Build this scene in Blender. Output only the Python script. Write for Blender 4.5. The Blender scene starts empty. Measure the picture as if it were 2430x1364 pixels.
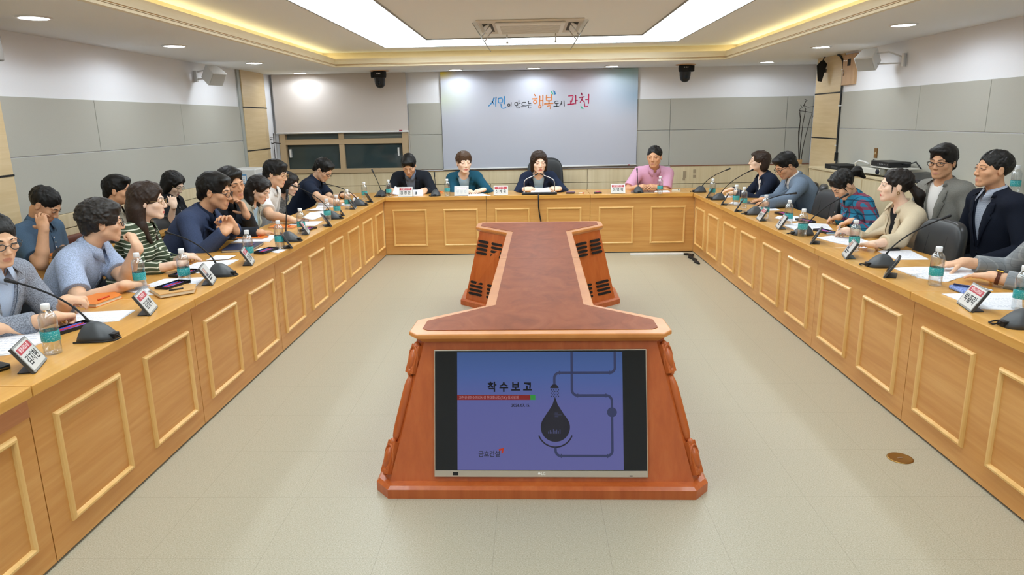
import bpy, bmesh, math, random
import numpy as np
from mathutils import Vector, Matrix
from math import pi, sin, cos, radians as R

scene = bpy.context.scene
COL = scene.collection

# ------------------------------------------------------------------ camera, world, exposure
cam_data = bpy.data.cameras.new('camera')
cam_data.sensor_width = 36.0
cam_data.lens = 36.0 * 1653.5 / 2430.0
cam_data.clip_start = 0.05
cam = bpy.data.objects.new('camera', cam_data)
COL.objects.link(cam)
_p, _yw, _r = 0.236, -0.031, -0.018
_fw = Vector((sin(_yw) * cos(_p), cos(_yw) * cos(_p), -sin(_p)))
_rt = Vector((cos(_yw), -sin(_yw), 0))
_up = _rt.cross(_fw)
_rt2 = _rt * cos(_r) + _up * sin(_r)
_up2 = -_rt * sin(_r) + _up * cos(_r)
M = Matrix((_rt2, _up2, -_fw)).transposed().to_4x4()
M.translation = (0, 0, 1.607)
cam.matrix_world = M
scene.camera = cam

world = bpy.data.worlds.new('world')
scene.world = world
world.use_nodes = True
world.node_tree.nodes['Background'].inputs[0].default_value = (0.01, 0.012, 0.016, 1)
world.node_tree.nodes['Background'].inputs[1].default_value = 1.0

scene.view_settings.view_transform = 'Standard'
scene.view_settings.look = 'None'
scene.view_settings.gamma = 1
scene.view_settings.use_curve_mapping = False
scene.view_settings.exposure = 0.1
scene.cycles.max_bounces = 8
scene.cycles.diffuse_bounces = 4
scene.cycles.transparent_max_bounces = 12
scene.cycles.adaptive_threshold = .015
scene.cycles.caustics_reflective = False
scene.cycles.caustics_refractive = False

LUMINOUS = 7.2      # strength of the ceiling light panels
SPOT = 11.0         # watts of each downlight
COVE = 5.0          # strength of the cove strip

# ------------------------------------------------------------------ helpers
def S(h, a=1.0):
    h = h.lstrip('#')
    c = [int(h[i:i + 2], 16) / 255 for i in (0, 2, 4)]
    return tuple((x / 12.92 if x <= .04045 else ((x + .055) / 1.055) ** 2.4) for x in c) + (a,)

MATS = {}
def mat(name, color=None, rough=.6, metal=0, spec=.5, emit=None, estr=0, alpha=1, trans=0, ior=1.45, coat=0, sss=0):
    if name in MATS:
        return MATS[name]
    m = bpy.data.materials.new(name)
    m.use_nodes = True
    b = m.node_tree.nodes['Principled BSDF']
    if isinstance(color, str):
        color = S(color)
    b.inputs['Base Color'].default_value = color or (0.8, .8, .8, 1)
    b.inputs['Roughness'].default_value = rough
    b.inputs['Metallic'].default_value = metal
    b.inputs['Specular IOR Level'].default_value = spec
    b.inputs['IOR'].default_value = ior
    b.inputs['Transmission Weight'].default_value = trans
    b.inputs['Alpha'].default_value = alpha
    b.inputs['Coat Weight'].default_value = coat
    if sss:
        b.inputs['Subsurface Weight'].default_value = sss
        b.inputs['Subsurface Radius'].default_value = (.012, .005, .003)
        b.inputs['Subsurface Scale'].default_value = 1.0
    if emit:
        b.inputs['Emission Color'].default_value = S(emit) if isinstance(emit, str) else emit
        b.inputs['Emission Strength'].default_value = estr
    MATS[name] = m
    return m

class NT:
    """small node-graph helper"""
    def __init__(s, m):
        s.t = m.node_tree
        s.b = s.t.nodes['Principled BSDF']
    def n(s, typ, **kw):
        nd = s.t.nodes.new(typ)
        for k, v in kw.items():
            if k.startswith('i_'):
                nd.inputs[k[2:].replace('_', ' ')].default_value = v
            else:
                setattr(nd, k, v)
        return nd
    def l(s, a, b):
        s.t.links.new(a, b)
    def coords(s, scale=(1, 1, 1), rot=(0, 0, 0), kind='Object', loc=(0, 0, 0)):
        tc = s.n('ShaderNodeTexCoord')
        mp = s.n('ShaderNodeMapping')
        mp.inputs['Scale'].default_value = scale
        mp.inputs['Rotation'].default_value = rot
        mp.inputs['Location'].default_value = loc
        s.l(tc.outputs[kind], mp.inputs[0])
        return mp.outputs[0]
    def ramp(s, fac, stops):
        r = s.n('ShaderNodeValToRGB')
        e = r.color_ramp.elements
        while len(e) < len(stops):
            e.new(.5)
        for i, (p, c) in enumerate(stops):
            e[i].position = p
            e[i].color = S(c) if isinstance(c, str) else c
        s.l(fac, r.inputs[0])
        return r.outputs[0]
    def noise(s, vec, scale=5, detail=3, rough=.5, dist=0):
        n = s.n('ShaderNodeTexNoise')
        n.inputs['Scale'].default_value = scale
        n.inputs['Detail'].default_value = detail
        n.inputs['Roughness'].default_value = rough
        n.inputs['Distortion'].default_value = dist
        if vec is not None:
            s.l(vec, n.inputs['Vector'])
        return n.outputs['Fac']
    def mix(s, fac, a, b, mode='MIX'):
        m = s.n('ShaderNodeMix', data_type='RGBA', blend_type=mode)
        for sock, v in ((m.inputs[0], fac), (m.inputs[6], a), (m.inputs[7], b)):
            if hasattr(v, 'links'):
                s.l(v, sock)
            elif isinstance(v, str):
                sock.default_value = S(v)
            else:
                sock.default_value = v
        return m.outputs[2]
    def math(s, op, a, b=None, c=None):
        m = s.n('ShaderNodeMath', operation=op)
        for i, v in enumerate((a, b, c)):
            if v is None:
                continue
            if hasattr(v, 'links'):
                s.l(v, m.inputs[i])
            else:
                m.inputs[i].default_value = v
        return m.outputs[0]
    def sep(s, v):
        x = s.n('ShaderNodeSeparateXYZ')
        s.l(v, x.inputs[0])
        return x.outputs
    def color(s, c):
        s.l(c, s.b.inputs['Base Color'])
    def bump(s, h, strength=.2, dist=.002):
        b = s.n('ShaderNodeBump')
        b.inputs['Strength'].default_value = strength
        b.inputs['Distance'].default_value = dist
        s.l(h, b.inputs['Height'])
        s.l(b.outputs[0], s.b.inputs['Normal'])

class MB:
    """collects pieces of ONE mesh object"""
    def __init__(s):
        s.v, s.f, s.mi, s.sm = [], [], [], []
    def add(s, vs, fs, mi=0, smooth=False):
        o = len(s.v)
        s.v.extend(tuple(v) for v in vs)
        for f in fs:
            s.f.append(tuple(i + o for i in f))
            s.mi.append(mi)
            s.sm.append(smooth)
        return s
    def box(s, c, size, mi=0, rot=None):
        hx, hy, hz = (d / 2 for d in size)
        vs = [Vector((x, y, z)) for x in (-hx, hx) for y in (-hy, hy) for z in (-hz, hz)]
        if rot is not None:
            vs = [rot @ v for v in vs]
        c = Vector(c)
        return s.add([v + c for v in vs], [(0, 1, 3, 2), (4, 6, 7, 5), (0, 4, 5, 1), (2, 3, 7, 6), (0, 2, 6, 4), (1, 5, 7, 3)], mi)
    def b2(s, lo, hi, mi=0):
        lo, hi = Vector(lo), Vector(hi)
        return s.box((lo + hi) / 2, hi - lo, mi)
    def tube(s, pts, r, n=8, mi=0, closed=False, caps=True):
        pts = [Vector(p) for p in pts]
        m = len(pts)
        rs = r if isinstance(r, (list, tuple)) else [r] * m
        vs, fs = [], []
        up = Vector((0, 0, 1))
        prev = None
        for i, p in enumerate(pts):
            if closed:
                t = (pts[(i + 1) % m] - pts[i - 1])
            else:
                t = pts[min(i + 1, m - 1)] - pts[max(i - 1, 0)]
            if t.length < 1e-9:
                t = Vector((0, 0, 1))
            t.normalize()
            if prev is None:
                a = t.cross(up)
                if a.length < 1e-3:
                    a = t.cross(Vector((1, 0, 0)))
            else:
                a = prev - t * prev.dot(t)
            a.normalize()
            prev = a
            b = t.cross(a)
            for k in range(n):
                an = 2 * pi * k / n
                vs.append(p + (a * cos(an) + b * sin(an)) * rs[i])
        for i in range(m if closed else m - 1):
            j = (i + 1) % m
            for k in range(n):
                k2 = (k + 1) % n
                fs.append((i * n + k, i * n + k2, j * n + k2, j * n + k))
        if caps and not closed:
            fs.append(tuple(reversed(range(n))))
            fs.append(tuple((m - 1) * n + k for k in range(n)))
        return s.add(vs, fs, mi, True)
    def lathe(s, prof, n=24, c=(0, 0, 0), mi=0, axis=None, caps=True):
        """prof: list of (radius, height)"""
        c = Vector(c)
        vs, fs = [], []
        q = Vector((0, 0, 1)).rotation_difference(Vector(axis)).to_matrix() if axis is not None else Matrix.Identity(3)
        for r_, z in prof:
            for k in range(n):
                a = 2 * pi * k / n
                vs.append(q @ Vector((r_ * cos(a), r_ * sin(a), z)) + c)
        m = len(prof)
        for i in range(m - 1):
            for k in range(n):
                k2 = (k + 1) % n
                fs.append((i * n + k, i * n + k2, (i + 1) * n + k2, (i + 1) * n + k))
        if caps:
            if prof[0][0] > 1e-6:
                fs.append(tuple(reversed(range(n))))
            if prof[-1][0] > 1e-6:
                fs.append(tuple((m - 1) * n + k for k in range(n)))
        return s.add(vs, fs, mi, True)
    def prism(s, poly, z0, z1, mi=0, tf=None, poly1=None):
        """poly in xy extruded z0..z1; tf maps Vector to Vector; poly1 = other top outline"""
        n = len(poly)
        p1 = poly1 or poly
        vs = [Vector((x, y, z0)) for x, y in poly] + [Vector((x, y, z1)) for x, y in p1]
        if tf:
            vs = [tf(v) for v in vs]
        fs = [tuple(reversed(range(n))), tuple(range(n, 2 * n))]
        for i in range(n):
            j = (i + 1) % n
            fs.append((i, j, n + j, n + i))
        return s.add(vs, fs, mi)
    def ball(s, c, r, mi=0, n=16, rot=None):
        c = Vector(c)
        rr = Vector(r) if hasattr(r, '__len__') else Vector((r, r, r))
        m = n // 2
        vs, fs = [], []
        for i in range(m + 1):
            th = pi * i / m
            for k in range(n):
                a = 2 * pi * k / n
                v = Vector((rr.x * sin(th) * cos(a), rr.y * sin(th) * sin(a), rr.z * cos(th)))
                vs.append((rot @ v if rot is not None else v) + c)
        for i in range(m):
            for k in range(n):
                k2 = (k + 1) % n
                fs.append((i * n + k, (i + 1) * n + k, (i + 1) * n + k2, i * n + k2))
        return s.add(vs, fs, mi, True)
    def text(s, body, size, tf, mi=0, bold=0.0, align='CENTER', thick=0.0, spacing=1.0, width=None):
        vs, fs = text_mesh(body, size, bold, align, thick, spacing)
        if width:
            xs = [v.x for v in vs]
            k = width / max(1e-6, max(xs) - min(xs))
            vs = [Vector((v.x * k, v.y, v.z)) for v in vs]
        return s.add([tf(v) for v in vs], fs, mi)
    def move(s, T):
        s.v = [tuple(T @ Vector(v)) for v in s.v]
        return s
    def build(s, name, mats, parent=None, bevel=0, seg=2, loc=None):
        me = bpy.data.meshes.new(name)
        me.from_pydata(s.v, [], s.f)
        for m in (mats if isinstance(mats, (list, tuple)) else [mats]):
            me.materials.append(m)
        me.polygons.foreach_set('material_index', s.mi)
        me.polygons.foreach_set('use_smooth', s.sm)
        bm = bmesh.new()
        bm.from_mesh(me)
        bmesh.ops.remove_doubles(bm, verts=bm.verts, dist=1e-6)
        bmesh.ops.recalc_face_normals(bm, faces=bm.faces)
        bm.to_mesh(me)
        bm.free()
        o = bpy.data.objects.new(name, me)
        COL.objects.link(o)
        if parent is not None:
            o.parent = parent
        if loc is not None:
            o.location = loc
        if bevel:
            md = o.modifiers.new('bevel', 'BEVEL')
            md.width = bevel
            md.segments = seg
            md.limit_method = 'ANGLE'
            md.angle_limit = R(40)
        return o

_TX = {}
def text_mesh(body, size, bold=0.0, align='CENTER', thick=0.0, spacing=1.0):
    key = (body, bold, align, spacing)
    if key not in _TX:
        cu = bpy.data.curves.new('t', 'FONT')
        cu.body = body
        cu.size = 1.0
        cu.align_x = align
        cu.align_y = 'CENTER'
        cu.offset = bold
        cu.space_character = spacing
        cu.resolution_u = 3
        o = bpy.data.objects.new('t', cu)
        COL.objects.link(o)
        dg = bpy.context.evaluated_depsgraph_get()
        me = bpy.data.meshes.new_from_object(o.evaluated_get(dg))
        _TX[key] = ([v.co.copy() for v in me.vertices], [tuple(p.vertices) for p in me.polygons])
        bpy.data.objects.remove(o)
        bpy.data.curves.remove(cu)
        bpy.data.meshes.remove(me)
    vs, fs = _TX[key]
    return [v * size for v in vs], fs

def tag(o, label=None, cat=None, group=None, kind=None):
    if label:
        o['label'] = label
    if cat:
        o['category'] = cat
    if group:
        o['group'] = group
    if kind:
        o['kind'] = kind
    return o
def empty(name, loc=(0, 0, 0), rz=0):
    o = bpy.data.objects.new(name, None)
    COL.objects.link(o)
    o.location = loc
    o.rotation_euler = (0, 0, rz)
    o.empty_display_size = .1
    return o
def thing(name, label, cat, loc=(0, 0, 0), rz=0, group=None):
    return tag(empty(name, loc, rz), label, cat, group)
def struct(o):
    o['kind'] = 'structure'
    return o
def copy_tree(o, parent=None):
    c = o.copy()
    COL.objects.link(c)
    if parent is not None:
        c.parent = parent
    for ch in list(o.children):
        copy_tree(ch, c)
    return c
def lerp(a, b, t):
    return a + (b - a) * t
# ------------------------------------------------------------------ materials of the room
def wood(name, base, dark, light, scale=(1, 1, 1), grain=(2.0, 60, 60), rough=.35, rot=(0, 0, 0), coat=.06, contrast=1.0, bands=True):
    m = mat(name, base, rough, coat=coat)
    n = NT(m)
    v = n.coords(grain, rot)
    f1 = n.noise(v, 1.0, 4, .6, .3)
    v2 = n.coords(tuple(g * .13 for g in grain), rot, loc=(3, 1, 2))
    f2 = n.noise(v2, 1.0, 2, .5)
    c1 = n.ramp(f1, [(.3, dark), (.5, base), (.72, light)])
    c2 = n.ramp(f2, [(.35, dark), (.6, light)])
    n.color(n.mix(.35, c1, c2))
    n.bump(f1, .06, .001)
    return m

M_OAK_L = wood('table_oak_lengthwise', '#CE9450', '#C0823E', '#DBA764', grain=(60, 1.6, 26), rough=.33)
M_OAK_X = wood('table_oak_crosswise', '#CA9450', '#BC823E', '#D7A764', grain=(1.6, 60, 26), rough=.33)
M_OAK_TOP = wood('table_oak_top', '#D0984A', '#C28A3C', '#DBA85A', grain=(18, 1.2, 18), rough=.25, coat=.12)
M_OAK_TOPX = wood('table_oak_top_crosswise', '#D0984A', '#C28A3C', '#DBA85A', grain=(1.2, 18, 18), rough=.25, coat=.12)
M_MOLD = wood('moulding_wood', '#DFB36C', '#D4A45C', '#E8C180', grain=(20, 20, 3), rough=.3)
M_CHERRY = wood('cherry_wood', '#B85C2A', '#A84E21', '#C46B36', grain=(24, 24, 1.6), rough=.3, coat=.25)
M_CHERRY_EDGE = wood('cherry_edge', '#CE8646', '#C07638', '#D89556', grain=(6, 6, 6), rough=.3, coat=.1)
M_BEECH = wood('beech_cladding', '#D8C094', '#CEB486', '#E2CCA4', grain=(2, 2, 26), rough=.5, coat=0)
M_WAINS = wood('wainscot_maple', '#E2CFA8', '#D8C499', '#EAD9B6', grain=(24, 24, 1.2), rough=.5, coat=0)
M_CORN = wood('cornice_maple', '#EBDDBC', '#E4D3AE', '#F1E6CA', grain=(3, 3, 30), rough=.45, coat=0)

def fabric(name, col, rough=.9, sc=900, amt=.08):
    m = mat(name, col, rough, spec=.2)
    n = NT(m)
    f = n.noise(n.coords(), sc, 2)
    c = S(col) if isinstance(col, str) else col
    d = tuple(x * (1 - amt) for x in c[:3]) + (1,)
    l_ = tuple(min(1, x * (1 + amt)) for x in c[:3]) + (1,)
    n.color(n.ramp(f, [(.35, d), (.65, l_)]))
    n.bump(f, .1, .001)
    return m
M_PAINT = fabric('white_wall_paint', '#EDEEF1', .8, 300, .02)
M_PANEL = fabric('wall_fabric_panel', '#B7B6AC', .95, 700, .04)
M_CEIL = fabric('ceiling_paint', '#F1F4F6', .85, 300, .02)
M_CEIL2 = fabric('upper_ceiling_paint', '#EFF3F7', .85, 300, .02)
M_BLACK = mat('black_plastic', '#17181A', .4)
M_BLACKM = mat('black_matte', '#101113', .7)
M_DGREY = mat('dark_grey_plastic', '#3A3D40', .45)
M_GREYP = mat('grey_plastic', '#9A9C9C', .5)
M_WHITEP = mat('white_plastic', '#E6E6E4', .4)
M_STRIP = mat('grey_metal_channel', '#A9ADA8', .5)
M_CHROME = mat('chrome', '#C8C8C8', .2, 1)
M_SILVER = mat('brushed_silver', '#C9BFAF', .35, .6)
M_BRASS = mat('brass', '#9C7A42', .35, .9)
M_LINE = mat('black_groove', '#1C1916', .7)
M_BRNLINE = mat('brown_line', '#8A6A45', .7)
M_REDTRIM = mat('red_brown_trim', '#8C5A44', .7)

mf = mat('vinyl_floor', '#C6C0AA', .38, spec=.45)
n = NT(mf)
v = n.coords()
f1 = n.noise(n.coords((1, 1.6, 1)), 170, 3, .7)
f2 = n.noise(v, 1.2, 2)
c = n.ramp(f1, [(.30, '#8C856F'), (.47, '#ABA48E'), (.56, '#B4AD98'), (.72, '#CBC4B2')])
c = n.mix(n.math('MULTIPLY', f2, .22), c, '#B5AE96')
xyz = n.sep(v)
def seam(o, per, off, w):
    a = n.math('FRACT', n.math('DIVIDE', n.math('ADD', o, off), per))
    return n.math('LESS_THAN', a, w / per)
sx = seam(xyz[0], .4425, .605 + .4425 * 20, .0016)
sy = seam(xyz[1], .4425, -2.31 + .4425 * 20, .0016)
sm = n.math('MULTIPLY', n.math('MAXIMUM', sx, sy), .45)
n.color(n.mix(sm, c, '#6E6450'))
n.l(n.math('ADD', n.math('MULTIPLY', f1, .1), .34), n.b.inputs['Roughness'])

# ------------------------------------------------------------------ floor, walls, ceiling
fl = struct(MB().b2((-4.1, -2.2, -.1), (4.2, 10.5, 0)).build('floor', mf))

# left wall
wl = struct(MB().b2((-3.95, -2.2, 0), (-3.69, 10.4, 2.5)).build('wall_left', M_PAINT))
for y0, y1, z0, z1 in ((3.0, 4.5, 1.41, 1.83), (4.505, 5.97, 1.41, 1.83), (5.975, 7.46, 1.41, 1.83), (7.465, 8.99, 1.41, 1.83), (-2.1, 2.995, 1.41, 1.83),
                       (-2.1, 8.99, .95, 1.403)):
    MB().b2((-3.70, y0, z0), (-3.678, y1, z1)).build('wall_panel', M_PANEL, wl, bevel=.003)
MB().b2((-3.70, -2.1, .84), (-3.665, 8.99, .948)).b2((-3.70, -2.1, 0), (-3.665, 8.99, .832)).build('wainscot', M_WAINS, wl, bevel=.002)
# right wall
wr = struct(MB().b2((3.6, -2.2, 0), (3.95, 8.46, 2.5)).b2((3.95, -2.2, 0), (4.2, 10.4, 2.5)).build('wall_right', M_PAINT))
for y0, y1, z0, z1 in ((6.775, 8.455, 1.448, 1.85), (5.755, 6.77, 1.448, 1.85), (4.25, 5.75, 1.448, 1.85), (-2.1, 4.245, 1.448, 1.85), (-2.1, 8.455, 1.0, 1.44)):
    MB().b2((3.588, y0, z0), (3.62, y1, z1)).build('wall_panel', M_PANEL, wr, bevel=.003)

# back wall with the window opening
wb = struct(MB().b2((-3.95, 10.2, 0), (4.2, 10.45, .93)).b2((-3.95, 10.2, 1.50), (4.2, 10.45, 2.5))
            .b2((-3.95, 10.2, .93), (-3.60, 10.45, 1.5)).b2((-1.78, 10.2, .93), (4.2, 10.45, 1.5)).build('wall_back', M_PAINT))
for x0, x1, z0, z1 in ((-1.745, -1.275, 1.425, 1.858), (-1.745, -1.275, .93, 1.418), (1.50, 1.96, 1.43, 1.86), (1.965, 3.585, 1.43, 1.86), (3.59, 3.945, 1.43, 1.86),
                       (1.50, 1.96, .93, 1.423), (1.965, 3.585, .93, 1.423), (3.59, 3.945, .93, 1.423), (-1.27, 1.495, .93, 1.9)):
    MB().b2((x0, 10.18, z0), (x1, 10.21, z1)).build('wall_panel', M_PANEL, wb, bevel=.003)
for x0, x1, z0, z1 in ((-3.66, -1.99, .715, .9), (-1.985, -.80, .715, .9), (-.795, .795, .715, .9), (.80, 1.98, .715, .9), (1.985, 3.94, .675, .92),
                       (-3.66, -1.99, 0, .708), (-1.985, -.60, 0, .708), (-.595, -.18, 0, .708), (-.175, .795, 0, .708), (.80, 1.98, 0, .708), (1.985, 2.30, 0, .668), (2.305, 3.94, 0, .668)):
    MB().b2((x0, 10.15, z0), (x1, 10.21, z1)).build('wainscot', M_WAINS, wb, bevel=.002)
MB().b2((1.985, 10.145, .921), (3.94, 10.21, .93)).build('wainscot_trim', M_REDTRIM, wb)
MB().b2((-3.66, 10.145, .9), (1.98, 10.21, .908)).build('wainscot_trim', M_BRNLINE, wb)
# stained tape marks on the wainscot
mtape = mat('old_tape', '#A8967A', .8)
for x, z, w, h in ((2.19, .80, .045, .10), (2.18, .735, .035, .03), (2.33, .845, .04, .055), (2.33, .775, .04, .04)):
    MB().b2((x - w / 2, 10.146, z - h / 2), (x + w / 2, 10.151, z + h / 2)).build('tape_mark', mtape, wb)
wf = struct(MB().b2((-4.1, -2.45, 0), (4.2, -2.2, 2.5)).build('wall_front', M_PAINT))

# wood clad pillars
def pillar(name, poly, z1, grooves):
    o = struct(MB().prism(poly, 0, z1).build(name, M_BEECH, bevel=.004))
    cx = sum(p[0] for p in poly) / len(poly)
    cy = sum(p[1] for p in poly) / len(poly)
    for z in grooves:
        q = [(cx + (x - cx) * 1.0 + (.003 if x > cx else -.003), cy + (y - cy) * 1.0 + (.003 if y > cy else -.003)) for x, y in poly]
        MB().prism(q, z - .007, z + .007).build('groove', M_LINE, o)
    return o
pillar('column_back_left', [(-3.9, 9.07), (-3.655, 9.07), (-3.655, 9.74), (-3.70, 10.0), (-3.9, 10.0)], 2.29, (1.824, 1.276))
MB().b2((-3.72, 8.99, 0), (-3.668, 9.068, 2.285)).build('metal_channel', M_STRIP, wl)
pillar('column_back_right', [(3.94, 8.462), (3.585, 8.462), (3.585, 9.22), (3.66, 9.4), (3.94, 9.4)], 2.29, (1.852, 1.324))
pillar('column_front_left', [(-3.9, 3.7), (-3.60, 3.7), (-3.60, 4.80), (-3.9, 4.80)], 2.29, (1.293, .738))

# ceiling: lowered border with a lit recess
CX0, CX1, CY0, CY1, ZC = -2.41, 2.36, -1.2, 8.87, 2.28
cb = MB()
cb.b2((-3.95, -2.2, ZC), (CX0, 10.45, 2.345)).b2((CX1, -2.2, ZC), (4.2, 10.45, 2.345)).b2((CX0, CY1, ZC), (CX1, 10.45, 2.345)).b2((CX0, -2.2, ZC), (CX1, CY0, 2.345))
ce = struct(cb.build('ceiling', M_CEIL))
LW = .15
MB().b2((-4.1, -2.45, 2.45), (4.2, 10.5, 2.55)).build('upper_ceiling', M_CEIL2, ce)
w2 = MB()
w2.b2((CX0 - LW - .05, CY0 - LW, 2.34), (CX0 - LW, CY1 + LW, 2.46)).b2((CX1 + LW, CY0 - LW, 2.34), (CX1 + LW + .05, CY1 + LW, 2.46))
w2.b2((CX0 - LW, CY1 + LW, 2.34), (CX1 + LW, CY1 + LW + .05, 2.46)).b2((CX0 - LW, CY0 - LW - .05, 2.34), (CX1 + LW, CY0 - LW, 2.46))
w2.build('recess_side', M_CORN, ce)
fa = MB()
for z0, z1, d in ((2.268, 2.285, .012), (2.291, 2.296, .004), (2.303, 2.368, .0)):
    t = .02
    fa.b2((CX0 - .005, CY0, z0), (CX0 + t + d, CY1, z1)).b2((CX1 - t - d, CY0, z0), (CX1 + .005, CY1, z1))
    fa.b2((CX0, CY1 - t - d, z0), (CX1, CY1 + .005, z1)).b2((CX0, CY0, z0), (CX1, CY0 + t + d, z1))
fa.build('cornice', M_CORN, ce)
fb = MB()
t = .016
fb.b2((CX0, CY0, 2.284), (CX0 + t, CY1, 2.304)).b2((CX1 - t, CY0, 2.284), (CX1, CY1, 2.304)).b2((CX0, CY1 - t, 2.284), (CX1, CY1, 2.304))
fb.build('cornice_groove', mat('cornice_groove', '#B98F58', .6), ce)

# warm strip light lying in the recess
mled = mat('warm_strip_light', '#FFFFFF', emit='#FFE8A8', estr=COVE)
lt = thing('cove_light', 'warm yellow strip light glowing along the ceiling recess', 'ceiling light', (0, 4, 2.35))
for x in (CX0 - .13, CX1 + .13):
    MB().b2((x - .012, CY0 - 4, -.004), (x + .012, CY1 - 4 + .08, .012)).build('light_strip', mled, lt, loc=(0, 0, 0))
MB().b2((CX0 - .08, CY1 - 4 + .105, -.004), (CX1 + .08, CY1 - 4 + .12, .008)).build('light_strip', mat('warm_strip_light_dim', '#FFFFFF', emit='#FFE6A6', estr=COVE * .35), lt)

# luminous ceiling panels
mlum = mat('luminous_panel', '#FFFFFF', emit=(.83, .935, 1, 1), estr=LUMINOUS)
lp = thing('ceiling_light_panel', 'long white glowing light panels set in the upper ceiling in a U', 'ceiling light', (0, 4, 2.45))
for x0, x1, y0, y1 in ((-1.67, -1.10, -.6, 8.42), (1.17, 1.66, -.6, 8.36), (-1.098, 1.168, 7.72, 8.39)):
    MB().b2((x0, y0 - 4, -.008), (x1, y1 - 4, 0)).build('light_diffuser', mlum, lp)
fr = MB()
for x0, x1, y0, y1 in ((-1.685, -1.67, -.6, 8.43), (1.66, 1.675, -.6, 8.37), (-1.1, -1.09, -.6, 7.715), (1.16, 1.17, -.6, 7.715), (-1.1, 1.17, 7.708, 7.72), (-1.67, 1.66, 8.42, 8.432)):
    fr.b2((x0, y0 - 4, -.012), (x1, y1 - 4, 0))
fr.build('panel_frame', M_GREYP, lp)

# recessed downlights
mdl = mat('downlight_glow', '#FFFFFF', emit=(.96, .98, 1, 1), estr=30)
def downlight(x, y, label):
    t = thing('downlight', label, 'ceiling light', (x, y, ZC), group='round downlights in the ceiling border')
    MB().lathe([(.104, 0), (.104, -.006), (.086, -.009), (.084, -.003)], 28, caps=False).build('trim_ring', M_WHITEP, t)
    MB().lathe([(.085, -.001), (.085, -.004), (.04, -.0045), (0, -.0045)], 28, caps=False).build('light_diffuser', mdl, t)
    ld = bpy.data.lights.new('downlight_lamp', 'SPOT')
    ld.energy = SPOT * (.85 if y > 9 else 1)
    ld.spot_size = R(174)
    ld.spot_blend = .25
    ld.shadow_soft_size = .07
    ld.color = (.80, .90, 1)
    lo = bpy.data.objects.new('downlight_lamp', ld)
    COL.objects.link(lo)
    lo.parent = t
    lo.location = (0, 0, -.03)
    ld.specular_factor = .15
for x, y, l in ((-3.09, 4.53, 'round downlight nearest the left edge, over the left wall'), (-3.07, 6.25, 'round downlight second along the left ceiling border'),
                (-3.10, 8.11, 'round downlight third along the left ceiling border, past the white wall speaker'), (-3.15, 9.86, 'round downlight in the back left corner above the roller screen'),
                (-1.02, 9.85, 'round downlight above the left end of the slogan board'), (.04, 9.80, 'round downlight above the middle of the slogan board'),
                (1.08, 9.74, 'round downlight above the right end of the slogan board'), (3.06, 9.55, 'round downlight in the back right corner beside the wood pillar'),
                (2.98, 7.61, 'round downlight on the right ceiling border nearest the paddle antenna'), (2.93, 5.88, 'round downlight on the right border, in front of the right wall speaker')):
    downlight(x, y, l)
for x, y in ((-3.09, 2.7), (-3.09, .9), (2.93, 4.1), (2.93, 2.3), (2.93, .5)):  # unseen downlights added to light the near end of the room
    downlight(x, y, 'added unseen round downlight outside the picture on the %s ceiling border near the camera' % ('left' if x < 0 else 'right'))

# window under the roller screen
wn = struct(empty('window_1', (-2.68, 10.2, .93)))
def W(lo, hi): return (Vector(lo) - Vector((-2.68, 10.2, .93)), Vector(hi) - Vector((-2.68, 10.2, .93)))
M_WFRAME = mat('beige_window_frame', '#BFA784', .5)
f = MB()
for lo, hi in (((-3.62, 10.13, .90), (-1.76, 10.30, .962)), ((-3.62, 10.13, 1.49), (-1.76, 10.3, 1.56)), ((-3.62, 10.13, .90), (-3.535, 10.3, 1.56)), ((-1.85, 10.13, .90), (-1.76, 10.3, 1.56)),
               ((-3.6, 10.14, 1.31), (-1.78, 10.28, 1.385)), ((-2.765, 10.145, .93), (-2.69, 10.28, 1.52))):
    f.b2(*W(lo, hi))
f.build('window_frame', M_WFRAME, wn, bevel=.004)
mgl = mat('night_window_glass', '#3A484A', .06, spec=.6)
for x0, x1, yy in ((-3.535, -2.765, 10.22), (-2.69, -1.85, 10.19)):
    MB().b2(*W((x0, yy, .962), (x1, yy + .006, 1.31))).build('pane', mgl, wn)
    b = MB().b2(*W((x0, yy + .0, 1.385), (x1, yy + .006, 1.49)))
    b.build('pane', mat('transom_glass', '#55605E', .2, spec=.5), wn)
for x in (-3.49, -1.915):
    MB().b2(*W((x - .012, 10.165, 1.13), (x + .012, 10.22, 1.25))).build('latch', M_WHITEP, wn, bevel=.003)
sl = MB()
for k in range(6):
    sl.b2(*W((-2.69, 10.182, 1.392 + k * .017), (-1.85, 10.19, 1.402 + k * .017)))
sl.build('blind_slats', mat('blind_slat', '#7A8078', .6), wn)
# ------------------------------------------------------------------ meeting tables
TH, LT, OV = .72, .043, .029
XL, XR, YB, U = -1.811, 1.956, 8.44, 1.233

def moulding(u0, u1, z0, z1, tf, parent, name='panel_moulding', w=.026, d=.015, m=None):
    """raised half-round frame: tf(u, w_out, z)"""
    b = MB()
    prof = [(0, 0), (.12, .55), (.35, .95), (.65, .95), (.88, .55), (1, 0)]
    loops = []
    for a, h in prof:
        q = a * w
        loops.append([tf(u0 + q, h * d, z0 + q), tf(u1 - q, h * d, z0 + q), tf(u1 - q, h * d, z1 - q), tf(u0 + q, h * d, z1 - q)])
    vs = [v for L_ in loops for v in L_]
    fs = []
    for i in range(len(loops) - 1):
        for k in range(4):
            k2 = (k + 1) % 4
            fs.append((i * 4 + k, i * 4 + k2, (i + 1) * 4 + k2, (i + 1) * 4 + k))
    b.add(vs, fs)
    return b.build(name, m or M_MOLD, parent)

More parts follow.
